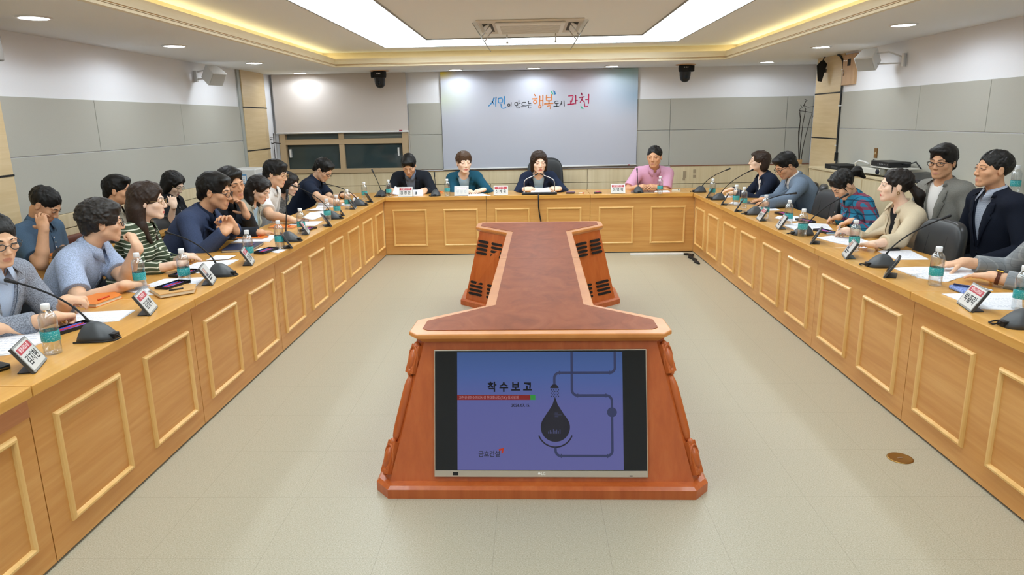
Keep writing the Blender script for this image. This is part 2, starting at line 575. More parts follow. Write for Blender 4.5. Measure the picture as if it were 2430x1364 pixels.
def table_unit(label, L_, depth, tf, frames, mtop, mfront, top_ext=(0, 0), style=0, gap=.002):
    """a table L_ long: tf(u, v, z); u along the front, v back from the front panel"""
    o = tf(L_ / 2, depth / 2, 0)
    t = thing('meeting_table', label, 'table', o, group=None)
    l = lambda u, v, z: tf(u, v, z) - o
    def bx(b, u0, u1, v0, v1, z0, z1):
        p, q = l(u0, v0, z0), l(u1, v1, z1)
        return b.b2([min(a, c) for a, c in zip(p, q)], [max(a, c) for a, c in zip(p, q)])
    b = bx(MB(), -top_ext[0] + gap, L_ + top_ext[1] - gap, -OV, depth, TH - LT, TH)
    b.build('tabletop', mtop, t, bevel=.004)
    b = bx(MB(), gap, L_ - gap, 0, .02, .012, TH - LT)
    b.build('front_panel', mfront, t)
    b = bx(MB(), gap, L_ - gap, .012, .06, 0, .02)
    b.build('plinth', M_LINE, t)
    for u in (gap, L_ - .025):
        bx(MB(), u, u + .024, .02, depth - .20, .0, TH - LT).build('side_panel', mfront, t)
    for u0, u1 in frames:
        moulding(u0, u1, .11, .567, lambda u, w, z: l(u, -w, z), t)
    if style:
        bx(MB(), gap, L_ - gap, -.004, .0, .602, TH - LT).build('top_rail', wood('reddish_ply', '#B9784A', '#A8683C', '#C88A5C', grain=(60, 1.6, 40), rough=.5), t)
    return t

tables = []
names_l = ['oak table unit against the back left inner corner, left row', 'left row oak table unit second from the back corner', 'left row oak table unit in the middle of the row',
           'left row oak table unit under the third joint of its top', 'left row oak table unit nearest the camera showing two full frames', 'left row end table with a reddish top rail, at the bottom left']
for i in range(6):
    y0 = YB - (i + 1) * U
    fl_ = [(.112, .545), (.735, 1.168)]
    ext = (0, .6) if i == 0 else (0, 0)
    tf = lambda u, v, z, y0=y0: Vector((XL - v, y0 + u, z))
    fr_ = fl_ if i < 5 else [(.06, .50), (.66, 1.15)]
    table_unit(names_l[i], U, .60, tf, fr_, M_OAK_TOP, M_OAK_L, ext, style=(i == 5), gap=.0024 if i > 1 else .0008)
names_r = ['oak table unit against the back right inner corner, right row', 'right row oak table unit second from the back corner', 'right row oak table unit in the middle, beside the plaid shirt',
           'right row oak table unit just behind the joint in its top', 'right row oak table unit nearest the camera, beyond the floor socket', 'right row oak table unit cut off by the lower right edge']
for i in range(6):
    y1 = YB - i * U
    fr_ = [(.098, .53), (.695, 1.13)]
    tf = lambda u, v, z, y1=y1: Vector((XR + v, y1 - u, z))
    table_unit(names_r[i], U, .60, tf, fr_, M_OAK_TOP, M_OAK_L, (.6, 0) if i == 0 else (0, 0), gap=.0024 if i == 3 or i == 4 else .0008)
UB = (XR - XL) / 3
for i, nm in enumerate(['back row oak table unit on the left, before the teal blazer', 'middle oak table unit of the back row with the hanging cable', 'back row oak table unit on the right, before the pink shirt']):
    x0 = XL + i * UB
    tf = lambda u, v, z, x0=x0: Vector((x0 + u, YB + v, z))
    e0, e1 = (-OV - .001, 0) if i == 0 else ((0, -OV - .001) if i == 2 else (0, 0))
    table_unit(nm, UB, .60, tf, [(.103, .527), (.727, 1.152)], M_OAK_TOPX, M_OAK_X, (e0, e1))
# ------------------------------------------------------------------ hourglass screen table in the middle
pod = thing('screen_podium', 'hourglass cherry wood podium with a screen in its sloping front', 'podium', (.0445, 4.6, 0), -.011)
def outline(fr, tip, cb, ws, wf, wc, bt, be):
    """half widths and y of: front edge, tip, chamfer back, waist near, waist far, wing corner, back tip, back edge"""
    L_ = [fr, tip, cb, ws, wf, wc, bt, be]
    return [(x, y) for x, y in L_] + [(-x, y) for x, y in reversed(L_)]
o_base = outline((.67, -1.865), (.735, -1.79), (.735, -1.42), (.27, -1.12), (.27, 1.02), (.712, 1.44), (.712, 1.82), (.65, 1.88))
o_b2 = outline((.66, -1.853), (.722, -1.782), (.722, -1.428), (.26, -1.13), (.26, 1.03), (.70, 1.45), (.70, 1.81), (.64, 1.868))
o_bot = outline((.67, -1.811), (.705, -1.765), (.69, -1.42), (.24, -1.14), (.24, 1.06), (.668, 1.44), (.668, 1.77), (.62, 1.82))
o_top = outline((.512, -1.640), (.553, -1.59), (.54, -1.46), (.245, -1.185), (.243, 1.125), (.525, 1.47), (.525, 1.66), (.49, 1.70))
o_lip = outline((.541, -1.69), (.583, -1.634), (.579, -1.455), (.273, -1.2), (.27, 1.137), (.56, 1.478), (.56, 1.70), (.525, 1.755))
o_lip0 = outline((.52, -1.662), (.56, -1.612), (.555, -1.47), (.262, -1.21), (.26, 1.147), (.54, 1.49), (.54, 1.68), (.50, 1.73))
o_ven = outline((.50, -1.628), (.528, -1.60), (.525, -1.475), (.222, -1.197), (.222, 1.175), (.515, 1.52), (.518, 1.665), (.49, 1.70))
MB().prism(o_base, 0, .042).prism(o_base, .042, .055, poly1=o_b2).build('plinth', M_CHERRY, pod)
MB().prism(o_bot, .05, .662, poly1=o_top).build('body', M_CHERRY, pod)
MB().prism(o_lip0, .655, .678, poly1=o_lip).prism(o_lip, .678, .696).build('tabletop', M_CHERRY_EDGE, pod, bevel=.006, seg=3)
mv = mat('burl_veneer', '#A8673F', .42, spec=.12)
n = NT(mv)
f1 = n.noise(n.coords((1.4, 1, 1)), 5, 6, .62, 1.2)
f2 = n.noise(n.coords(loc=(4, 2, 0)), 38, 4, .6)
c = n.ramp(f1, [(.3, '#77391D'), (.5, '#8C4726'), (.7, '#9A5532')])
n.color(n.mix(n.math('MULTIPLY', f2, .35), c, '#9A5C36'))
v_ = MB()
n_pts = len(o_ven)
v_.prism(o_ven, .6962, .6982)
v_.build('veneer_inlay', mv, pod)
MB().b2((-.27, .008, .6982), (.27, .0105, .6986)).build('top_joint', mat('joint_line', '#8A5634', .5), pod)
# face mapping: x, z on the sloping front, w out of the face
KF = (1.811 - 1.640) / (.66 - .05)
NF = Vector((0, -1, KF)).normalized()
def face(x, z, w=0.0):
    return Vector((x, -1.811 + KF * (z - .05), z)) + NF * w
# vents in the far wings
M_SLOT = mat('vent_dark', '#120C0A', .8)
for s in (-1, 1):
    P00, P10 = Vector((s * .668, 1.44, .05)), Vector((s * .24, 1.06, .05))
    P01, P11 = Vector((s * .525, 1.47, .662)), Vector((s * .243, 1.125, .662))
    def wing(u, v, w):
        p = P00.lerp(P10, u).lerp(P01.lerp(P11, u), v)
        nn = (P10 - P00).cross(P01 - P00).normalized()
        if nn.y > 0:
            nn = -nn
        return p + nn * w
    for (u0, u1) in ((.06, .36), (.47, .79)):
        for v0 in ((.86, .805, .75, .695), (.27, .215, .16, .105)):
            b = MB()
            for v in v0:
                h = .017
                pts = []
                for k in range(7):
                    a = pi / 2 + pi * k / 6
                    pts.append((u0 + .03 + cos(a) * .03, v + sin(a) * h))
                for k in range(7):
                    a = -pi / 2 + pi * k / 6
                    pts.append((u1 - .03 + cos(a) * .03, v + sin(a) * h))
                b.prism(pts, -.004, .0035 if s > 0 else .014, tf=lambda p: wing(p.x, p.y, p.z))
            b.build('vent_slots', M_SLOT, pod)
# carved pilasters on the chamfered front corners
for s in (-1, 1):
    def pil(t, w=0.0, off=0.0):
        a = Vector((s * .69, -1.788, .055)); b_ = Vector((s * .533, -1.615, .66))
        nn = Vector((s * .75, -.62, .3)).normalized()
        side = Vector((s * .65, .75, 0)).normalized()
        return a.lerp(b_, t) + nn * w + side * off
    b = MB()
    b.tube([pil(t, .004) for t in (.27, .3, .34, .4, .5, .6, .66, .70, .73)], [.009, .016, .019, .02, .02, .02, .019, .015, .008], 12)
    b.build('half_round_column', M_CHERRY, pod)
    for base, top in ((.035, .27), (.74, .95)):
        b = MB()
        L_ = top - base
        rot = (pil(1) - pil(0)).to_track_quat('Z', 'Y').to_matrix()
        b.box(pil((base + top) / 2, -.002), (.05, .05, L_ * .62), rot=rot)
        b.ball(pil(base + L_ * .5, .016), (.021, .021, .05), rot=rot)
        b.tube([pil(base + L_ * .5, .014) + rot @ Vector((cos(a) * .028, sin(a) * .012, sin(a) * .058)) for a in [2 * pi * k / 20 for k in range(20)]], .005, 6, closed=True)
        for t, r_, o_ in ((.08, .014, 0), (.2, .011, .014), (.2, .011, -.014), (.82, .011, .013), (.82, .011, -.013), (.93, .016, 0), (.7, .008, 0)):
            b.ball(pil(base + L_ * t, .014, o_), (r_, r_, r_ * 1.5), n=10, rot=rot)
        for sg in (-1, 1):
            b.tube([pil(base + L_ * (.1 + .16 * k / 10), .018, sg * (.012 + .01 * sin(k * .9))) for k in range(11)], .0045, 6)
            b.tube([pil(base + L_ * (.74 + .2 * k / 10), .018, sg * (.012 + .01 * sin(k * .9))) for k in range(11)], .0045, 6)
        b.build('carved_ornament', M_CHERRY, pod)
# rear twin strip
# ------------------------------------------------------------------ the television in its front
tvo = face(0, .34, 0)
Rz = Matrix.Rotation(-.011, 4, 'Z')
tv = thing('television', 'flat television with a silver lower edge set in the podium front', 'television', Vector((.0445, 4.6, 0)) + Rz @ tvo, -.011)
def tf_(w0):
    return lambda p: face(p.x, p.y, w0 + p.z) - tvo
def rect(b, x0, x1, z0, z1, w0, w1, mi=0):
    return b.prism([(x0, z0), (x1, z0), (x1, z1), (x0, z1)], w0, w1, mi, tf=lambda p: face(p.x, p.y, p.z) - tvo)
rect(MB(), -.47, .47, .074, .614, .001, .012).build('casing', M_SILVER, tv, bevel=.003)
mscr = mat('screen_glass', '#0B0D0E', .09, spec=.6)
rect(MB(), -.4655, .4655, .1025, .6095, .010, .0126).build('screen', mscr, tv)
msl = mat('slide_picture', '#000000', .12, spec=.45)
n = NT(msl)
xyz = n.sep(n.coords(kind='Generated'))
col = n.ramp(xyz[2], [(0, '#6A6AA8'), (.55, '#6468A8'), (.8, '#5068A8'), (1, '#456098')])
n.l(col, n.b.inputs['Emission Color'])
n.b.inputs['Emission Strength'].default_value = .66
rect(MB(), -.3665, .3635, .1055, .6035, .0126, .0130).build('slide', msl, tv)
def sx(p): return -.367 + (p - 585) * .000658
def sz(p): return .603 - (p - 270) * .000629
W0 = .0131
def ink(name, col, e=.8):
    return mat('ink_' + name, '#000000', .12, spec=.45, emit=col, estr=e)
def flat_path(b, pts, w, mi=0):
    """flat ribbon along pixel points of the slide"""
    P = [Vector((sx(x), sz(y), 0)) for x, y in pts]
    L_, Rr = [], []
    for i, p in enumerate(P):
        t = (P[min(i + 1, len(P) - 1)] - P[max(i - 1, 0)]).normalized()
        nn = Vector((-t.y, t.x, 0)) * w / 2
        L_.append(p + nn); Rr.append(p - nn)
    vs = [face(q.x, q.y, W0) - tvo for q in L_ + Rr]
    m = len(P)
    return b.add(vs, [(i, i + 1, m + i + 1, m + i) for i in range(m - 1)], mi)
def arcp(cx, cy, r, a0, a1, k=8):
    return [(cx + r * cos(R(lerp(a0, a1, i / k))), cy + r * sin(R(lerp(a0, a1, i / k)))) for i in range(k + 1)]
mp = ink('pipe', '#343A5C')
b = MB()
flat_path(b, [(1357, 270), (1357, 525)] + arcp(1395, 525, 38, 180, 90) + [(1585, 563)] + arcp(1585, 600, 37, -90, 0) + [(1622, 645)], .011)
flat_path(b, [(1622, 705), (1622, 930)] + arcp(1585, 930, 37, 0, 90) + [(1282, 967)] + arcp(1282, 930, 38, 90, 180) + [(1243, 905)], .011)
flat_path(b, [(1645, 270), (1645, 375)] + arcp(1610, 375, 35, 0, 90) + [(1275, 410)] + arcp(1275, 445, 35, -90, -180) + [(1240, 495)], .011)
def disc(b, pts):
    m = len(pts)
    return b.add([face(sx(x), sz(y), W0 + .0001) - tvo for x, y in pts], [tuple(range(m))])
disc(b, arcp(1622, 675, 33, 0, 345, 23))
for cx, cy in ((1275, 410), (1610, 410), (1395, 563), (1583, 563), (1282, 967), (1590, 967)):
    disc(b, [(cx - 4, cy - 13), (cx + 4, cy - 13), (cx + 4, cy + 13), (cx - 4, cy + 13)])
b.build('slide_pipes', mp, tv)
b = MB()
disc(b, [(1228, 488), (1252, 488), (1268, 505), (1268, 514), (1212, 514), (1212, 505)])
drop = [(1243, 570)]
for k in range(25):
    a = R(-35 + 250 * k / 24)
    drop.append((1244 + 98 * cos(a), 775 + 98 * sin(a)))
drop[1] = (1318, 715)
disc(b, [(1243, 570), (1262, 625), (1300, 685)] + arcp(1244, 775, 98, -33, 213, 24) + [(1186, 685), (1226, 625)])
flat_path(b, arcp(1244, 790, 118, 20, 160, 20), .006)
for r_ in range(5):
    for c_ in range(4):
        cx, cy = 1219 + c_ * 16 + (8 if r_ % 2 else 0), 524 + r_ * 11
        if cx < 1275:
            disc(b, [(cx, cy - 6), (cx + 4, cy + 1), (cx, cy + 6), (cx - 4, cy + 1)])
b.build('slide_water_drop', ink('drop', '#23222C'), tv)
def mark(pts, w, nm):
    b = flat_path(MB(), pts, w)
    b.v = [tuple(Vector(v) + NF * .0003) for v in b.v]
    b.build(nm, ink('chart', '#4A4E78'), tv)
for k, h in enumerate((14, 24, 12, 30, 20, 26, 18, 28)):
    mark([(1198 + k * 11, 818), (1198 + k * 11, 818 - h)], .003, 'slide_chart_bar')
for y_, x_ in ((692, 1290), (680, 1262), (705, 1265)):
    mark([(1240, y_), (x_, y_)], .0015, 'slide_chart_line')
def stxt(body, cx, cy, hpx, m, name, bold=.02, width=None, sp=1.0, al='CENTER'):
    b = MB()
    b.text(body, hpx * .000629 / .72, lambda p: face(sx(cx) + p.x, sz(cy) + p.y, W0 + .0003) - tvo, bold=bold, width=width, spacing=sp, align=al)
    return b.build(name, m, tv)
stxt('착 수 보 고', 940, 508, 52, ink('black', '#0A0A14'), 'slide_title', .035, .197)
b = MB()
disc(b, [(585, 558), (1078, 558), (1078, 592), (585, 592)])
b.build('slide_red_bar', ink('red', '#7A1E1E'), tv)
b = MB()
disc(b, [(1078, 558), (1112, 558), (1112, 592), (1078, 592)])
b.build('slide_green_bar', ink('green', '#2F8A3A'), tv)
stxt('과천공공하수처리시설 현대화사업(T/K) 실시설계', 798, 577, 18, ink('pale', '#B58A90'), 'slide_subtitle', .0, .262)
stxt('2026.07.15.', 1013, 629, 20, ink('black', '#0A0A14'), 'slide_date', .03, .083)
stxt('금호건설', 800, 957, 32, ink('grey', '#2A2C3C'), 'slide_firm_name', .02, .094)
b = MB()
disc(b, [(862, 922), (899, 913), (892, 950), (880, 948), (884, 930), (866, 934)])
b.build('slide_firm_mark', ink('orange', '#B0341C'), tv)
b = MB()
b.text('LG', .016, lambda p: face(.012 + p.x, .089 + p.y, .0123) - tvo, bold=.03)
b.build('maker_mark', mat('pale_mark', '#EFEDE6', .3), tv)
b = MB()
b.lathe([(.006, 0), (.006, .001)], 20, face(-.006, .089, .0118) - tvo, axis=NF)
b.build('maker_roundel', mat('pale_mark'), tv)
rect(MB(), -.388, -.363, .082, .096, .012, .0127).build('energy_sticker', M_BLACK, tv)
rect(MB(), .388, .402, .079, .083, .012, .013).build('remote_sensor', M_BLACK, tv)
# brass socket in the floor
t = thing('floor_socket', 'round brass floor socket lid near the right row', 'floor socket', (1.747, 3.10, 0))
MB().lathe([(.058, 0), (.058, .002), (.052, .004), (.048, .003), (0, .003)], 32, caps=False).build('lid', M_BRASS, t)
MB().b2((-.012, -.004, .003), (.012, .004, .0045)).build('finger_tab', M_CHROME, t)
# ------------------------------------------------------------------ slogan board on the back wall
M_SCREENF = fabric('roller_screen_cloth', '#D3CBC4', .85, 500, .02)
mb = mat('slogan_print', '#D8DAE2', .45, spec=.4)
n = NT(mb)
xyz = n.sep(n.coords(kind='Generated'))
base = '#BEC1CC'
def blob(cx, cz, r):
    dx = n.math('SUBTRACT', xyz[0], cx); dz = n.math('SUBTRACT', xyz[2], cz)
    d = n.math('SQRT', n.math('ADD', n.math('MULTIPLY', dx, dx), n.math('MULTIPLY', dz, dz)))
    q = n.math('SUBTRACT', 1.0, n.math('DIVIDE', d, r))
    q = n.math('MAXIMUM', q, 0.0)
    return n.math('POWER', q, 1.6)
c = n.mix(n.math('MULTIPLY', blob(0.0, 1.0, .10), 1.4), base, '#E8D24A')
c = n.mix(n.math('MULTIPLY', blob(0.0, .72, .22), .5), c, '#C9D8A8')
c = n.mix(n.math('MULTIPLY', blob(.95, 1.0, .34), .85), c, '#8FB8B8')
c = n.mix(n.math('MULTIPLY', blob(1.02, .72, .30), .75), c, '#7FA6C0')
c = n.mix(n.math('MULTIPLY', blob(.72, .92, .25), .35), c, '#D8B8C4')
n.color(c)
sb = thing('slogan_board', 'large white printed board with a colourful handwritten slogan on the back wall', 'board', (.115, 10.16, .93))
o3 = Vector((.115, 10.16, .93))
MB().add([Vector(p) - o3 for p in ((-1.268, 10.158, .932), (1.494, 10.158, .958), (1.494, 10.158, 2.275), (-1.268, 10.158, 2.275), (-1.268, 10.166, .932), (1.494, 10.166, .958), (1.494, 10.166, 2.275), (-1.268, 10.166, 2.275))],
         [(0, 1, 2, 3), (4, 7, 6, 5), (0, 4, 5, 1), (1, 5, 6, 2), (2, 6, 7, 3), (3, 7, 4, 0)]).build('printed_sheet', mb, sb)
MB().tube([Vector((-1.272, 10.156, .926)) - o3, Vector((1.497, 10.156, .952)) - o3], .011, 8).build('bottom_bar', M_WHITEP, sb)
MB().box(Vector((1.39, 10.142, .952)) - o3, (.03, .006, .016)).build('red_tag', mat('red_tag', '#A03040', .5), sb)
def bx(x): return -.605 + (x - 540) * .001307 - .115
def bz(x, y): return 1.80 + (600 - y) * .00128 - (x - 540) * .0000262 - .93
def stroke(b, pts, w0, w1=None, y=-.0035):
    P = [Vector((bx(x), 0, bz(x, y_))) for x, y_ in pts]
    if len(P) > 2:   # smooth
        Q = []
        for i in range(len(P) - 1):
            a, p0, p1, d = P[max(i - 1, 0)], P[i], P[i + 1], P[min(i + 2, len(P) - 1)]
            for k in range(5):
                t = k / 5
                Q.append(.5 * ((2 * p0) + (p1 - a) * t + (2 * a - 5 * p0 + 4 * p1 - d) * t * t + (3 * p0 - a - 3 * p1 + d) * t ** 3))
        P = Q + [P[-1]]
    w1 = w0 if w1 is None else w1
    m = len(P)
    o = len(b.v)
    L_, R_ = [], []
    for i, p in enumerate(P):
        t = (P[min(i + 1, m - 1)] - P[max(i - 1, 0)]).normalized()
        nn = Vector((-t.z, 0, t.x)) * lerp(w0, w1, i / max(1, m - 1)) * .001307 / 2
        L_.append(p + nn); R_.append(p - nn)
    vs = [q + Vector((0, y, 0)) for q in L_ + R_]
    b.add(vs, [(i, m + i, m + i + 1, i + 1) for i in range(m - 1)])
    for e, w in ((P[0], w0), (P[-1], w1)):
        b.add([e + Vector((cos(2 * pi * k / 10), 0, sin(2 * pi * k / 10))) * w * .001307 / 2 + Vector((0, y, 0)) for k in range(10)], [tuple(range(10))])
def circ(b, x, y, r, w):
    stroke(b, [(x + r * cos(2 * pi * k / 12 + 1), y + r * 1.05 * sin(2 * pi * k / 12 + 1)) for k in range(13)], w)
def letters(name, m, F):
    b = MB(); F(b)
    return b.build(name, m, sb)
def blue(b):
    w = 14
    stroke(b, [(605, 512), (586, 556), (546, 598)], w, 11); stroke(b, [(585, 552), (604, 580)], w, 9); stroke(b, [(627, 505), (622, 550), (621, 600)], w, 10)
    stroke(b, [(650, 518), (690, 514), (693, 556), (655, 562), (650, 518)], 11); stroke(b, [(716, 498), (715, 574)], w, 11); stroke(b, [(678, 580), (684, 614), (708, 622), (732, 608)], 12, 9)
def black(b):
    w = 8
    circ(b, 763, 587, 12, w); stroke(b, [(789, 560), (786, 608)], w, 6)
    stroke(b, [(828, 562), (856, 560), (856, 590), (830, 590), (828, 562)], w); stroke(b, [(873, 540), (871, 600)], 9, 6); stroke(b, [(873, 570), (892, 566)], w, 6); stroke(b, [(848, 598), (852, 618), (882, 614)], w, 6)
    stroke(b, [(948, 558), (912, 560), (908, 588), (950, 586)], w); stroke(b, [(898, 604), (953, 602)], 10, 7)
    stroke(b, [(978, 545), (975, 570), (1003, 568)], w); stroke(b, [(958, 588), (1015, 584)], 10, 7); stroke(b, [(974, 596), (978, 618), (1003, 616)], w, 6)
    stroke(b, [(1296, 544), (1264, 546), (1263, 570), (1300, 566)], w); stroke(b, [(1282, 570), (1281, 598)], w); stroke(b, [(1249, 600), (1302, 599)], 10, 7)
    stroke(b, [(1332, 545), (1326, 570), (1312, 592)], w, 6); stroke(b, [(1326, 566), (1338, 584)], w, 6); stroke(b, [(1358, 541), (1362, 598)], 9, 6)
def orange(b):
    stroke(b, [(1040, 474), (1051, 490)], 12, 10); stroke(b, [(1020, 521), (1068, 516)], 13, 11); circ(b, 1047, 552, 17, 11)
    stroke(b, [(1098, 492), (1096, 582)], 13, 10); stroke(b, [(1131, 484), (1130, 592)], 14, 11); stroke(b, [(1098, 540), (1130, 537)], 11); circ(b, 1098, 604, 13, 11)
    stroke(b, [(1170, 482), (1171, 536), (1220, 534), (1222, 476)], 12, 13); stroke(b, [(1171, 508), (1220, 504)], 9); stroke(b, [(1196, 540), (1196, 570)], 11)
    stroke(b, [(1150, 574), (1240, 568)], 14, 11); stroke(b, [(1178, 598), (1212, 594), (1208, 626)], 11, 8)
def crimson(b):
    stroke(b, [(1408, 490), (1452, 488), (1449, 515), (1440, 552)], 12, 10); stroke(b, [(1427, 540), (1430, 574)], 10); stroke(b, [(1398, 580), (1468, 572)], 15, 11); stroke(b, [(1482, 486), (1484, 572)], 15, 10); stroke(b, [(1484, 540), (1502, 536)], 11, 8)
    stroke(b, [(1545, 460), (1550, 480)], 13, 11); stroke(b, [(1525, 506), (1574, 498)], 12); stroke(b, [(1554, 502), (1546, 530), (1530, 558)], 12, 9); stroke(b, [(1550, 528), (1578, 556)], 12, 9)
    stroke(b, [(1590, 528), (1616, 525)], 10); stroke(b, [(1622, 474), (1621, 566)], 15, 12); stroke(b, [(1578, 572), (1584, 600), (1612, 597)], 12, 9)
letters('blue_lettering', mat('banner_blue', '#3F8FC8', .5), blue)
letters('black_lettering', mat('banner_black', '#26282C', .5), black)
letters('orange_lettering', mat('banner_orange', '#D98040', .5), orange)
letters('crimson_lettering', mat('banner_crimson', '#C02A58', .5), crimson)
def leaf(b, pts):
    b.add([Vector((bx(x), -.0036, bz(x, y))) for x, y in pts], [tuple(range(len(pts)))])
def teal(b):
    leaf(b, [(1212, 432), (1235, 448), (1246, 476), (1228, 470)])
    leaf(b, [(1534, 590), (1555, 606), (1572, 628), (1545, 624)])
def navy(b):
    leaf(b, [(1240, 430), (1262, 440), (1272, 470), (1256, 478), (1247, 455)])
letters('teal_leaf_mark', mat('banner_teal', '#3FA98A', .5), teal)
letters('blue_leaf_mark', mat('banner_deepblue', '#2F74A8', .5), navy)

# roller screen over the window
o3 = Vector((-2.70, 10.12, 1.47))
rs = thing('roller_screen', 'pale grey roller screen half lowered over the back left window', 'roller screen', o3)
MB().b2(Vector((-3.645, 10.118, 1.475)) - o3, Vector((-1.752, 10.123, 2.279)) - o3).build('screen_cloth', M_SCREENF, rs)
MB().tube([Vector((-3.65, 10.115, 1.475)) - o3, Vector((-1.745, 10.115, 1.475)) - o3], .012, 8).build('bottom_bar', M_WHITEP, rs)
MB().box(Vector((-1.855, 10.102, 1.488)) - o3, (.045, .005, .015)).build('red_tag', mat('red_tag'), rs)

# wall loudspeakers
def wall_speaker(label, c, rz, pitch, wx):
    t = thing('wall_speaker', label, 'speaker', c, rz)
    rot = Matrix.Rotation(pitch, 3, 'X')
    b = MB()
    poly = [(-.16, .10), (.16, .10), (.13, -.10), (-.13, -.10)]
    b.prism([(-.075, -.085), (.075, -.085), (.095, .075), (-.095, .075)], -.08, .08, tf=lambda p: rot @ p)
    b.build('cabinet', M_WHITEP, t, bevel=.012, seg=3)
    MB().prism([(-.085, -.07), (.085, -.07), (.085, .07), (-.085, .07)], .072, .082, tf=lambda p: rot @ Vector((p.x, p.z, p.y))).build('grille', mat('speaker_grille', '#C4C6C4', .6), t, bevel=.004)
    return t
def bracket(t, pts, plate):
    b = MB()
    for p in pts:
        b.tube(p, .008, 6)
    b.box(plate, (.02, .06, .12))
    b.build('wall_bracket', M_WHITEP, t)
# local y axis of a speaker points where it plays
t = wall_speaker('white loudspeaker bracketed high on the left wall', (-3.44, 7.80, 2.13), R(-118), R(-36), -3.68)
inv = Matrix.Rotation(R(118), 3, 'Z')
bracket(t, [[inv @ Vector((0, 0, .03)), inv @ Vector((-.12, .05, .06)), inv @ Vector((-.235, .06, .04))], [inv @ Vector((0, 0, -.03)), inv @ Vector((-.235, .06, -.03))]], inv @ Vector((-.228, .06, 0)))
t = wall_speaker('white loudspeaker bracketed high on the right wall beside the wooden box', (3.33, 7.30, 2.12), R(128), R(-38), 3.6)
inv = Matrix.Rotation(R(-128), 3, 'Z')
bracket(t, [[inv @ Vector((0, 0, .05)), inv @ Vector((.12, -.15, .06)), inv @ Vector((.255, -.2, .0))], [inv @ Vector((0, 0, -.04)), inv @ Vector((.255, -.2, -.05))]], inv @ Vector((.247, -.2, -.02)))
t = thing('wall_speaker', 'grey loudspeaker corner at the left edge of the picture', 'speaker', (-3.44, 4.47, 2.12), R(-70))
MB().prism([(-.15, -.12), (.15, -.12), (.13, .10), (-.13, .10)], -.09, .09).build('cabinet', mat('grey_speaker', '#6B6660', .6), t, bevel=.01)
MB().box((-.12, -.18, .0), (.04, .14, .04)).build('wall_bracket', M_DGREY, t)

# ceiling cameras
def dome_camera(label, x, y, s):
    t = thing('ceiling_camera', label, 'camera', (x, y, ZC), group='black dome cameras on the ceiling')
    MB().lathe([(.13, 0), (.13, -.008), (.12, -.011), (0, -.011)], 32, caps=False).build('mounting_disc', mat('camera_disc', '#C9A37E', .6), t)
    b = MB()
    b.lathe([(.088, -.011), (.09, -.05), (.086, -.088), (.078, -.095)], 28)
    b.box((.075 * s, 0, -.055), (.07, .10, .075))
    b.build('base', M_BLACKM, t, bevel=.004)
    MB().lathe([(.075, -.09), (.072, -.135), (.068, -.16)] + [(.068 * cos(a), -.16 - .068 * sin(a)) for a in [pi / 2 * k / 8 for k in range(1, 9)]], 28, caps=False).build('camera_head', M_BLACK, t)
    MB().lathe([(.026, 0), (.026, .01), (.02, .014), (0, .012)], 20, (0, -.062, -.165), axis=(0, -1, -.2)).build('lens', mat('lens_glass', '#1A222C', .05), t)
    b = MB()
    for k in range(3):
        b.box((-.03 + k * .022 + .01 * (s < 0), -.089, -.04), (.008 + .004 * (k % 2), .002, .014))
    b.build('status_light', mat('status_white', '#E8E8E8', .4), t)
dome_camera('black dome camera under the ceiling above the roller screen', -2.03, 9.72, -1)
dome_camera('black dome camera under the ceiling right of the slogan board', 2.05, 9.72, 1)

# air conditioner in the upper ceiling
M_AC = mat('cassette_white', '#D8CFC0', .5)
M_ACL = mat('clear_baffle', '#F2F2F0', .15, alpha=.35)
ac = thing('air_conditioner', 'square ceiling air conditioner with clear wind baffles', 'air conditioner', (0, 6.84, 2.45))
MB().prism([(-.47, -.47), (.47, -.47), (.47, .47), (-.47, .47)], -.012, 0).build('face_plate', M_AC, ac, bevel=.005)
MB().prism([(-.31, -.38), (.31, -.38), (.31, .33), (-.31, .33)], -.035, -.012).build('intake_grille', mat('grille_white', '#EDEBE6', .5), ac, bevel=.012)
b = MB()
for k in range(11):
    b.b2((-.27, -.30 + k * .055, -.0375), (.27, -.285 + k * .055, -.0345))
b.build('grille_lines', mat('grille_line', '#D6D2CC', .6), ac)
for s in (-1, 1):
    rot = Matrix.Rotation(s * R(28), 3, 'Y')
    MB().box((s * .385, 0, -.02), (.075, .52, .008), rot=rot).build('louvre', mat('grille_white'), ac)
    MB().b2((s * .385 - .045, -.28, -.0135), (s * .385 + .045, .28, -.0115)).build('outlet_slot', mat('slot_dark', '#4A4238', .7), ac)
    # wing baffles
    d = Vector((s * .115, 0, .17)).normalized()
    MB().prism([(-.005, -.33), (.003, -.33), (.003, .33), (-.005, .33)], -.03, .19,
               tf=lambda p: Vector((s * .405, p.y, -.165)) + d * p.z + Vector((0, 0, 1)).cross(d).cross(d) * p.x).build('wing_baffle', M_ACL, ac)
    b = MB()
    for y in (-.2, .2):
        b.tube([(s * .36, y, -.012), (s * .40, y, -.06), (s * .43, y, -.10)], .005, 6)
        b.ball((s * .43, y, -.10), .009, n=8)
    b.build('baffle_arm', M_CHROME, ac)
    q0 = Vector((s * .405, 0, -.165)) + d * -.03; q1 = Vector((s * .405, 0, -.165)) + d * .19
    b = MB()
    for y in (-.33, .33):
        b.tube([q0 + Vector((0, y, 0)), q1 + Vector((0, y, 0))], .0035, 6)
    b.tube([q0 + Vector((0, -.33, 0)), q0 + Vector((0, .33, 0))], .003, 6)
    b.build('baffle_edge', M_GREYP, ac)
MB().prism([(-.31, .36), (.31, .36), (.31, .62), (-.31, .62)], -.098, -.093).build('rear_baffle', M_ACL, ac)
b = MB()
for x in (-.23, .25):
    b.tube([(x, .44, -.012), (x, .46, -.09)], .006, 6); b.ball((x, .46, -.098), (.013, .013, .008), n=10)
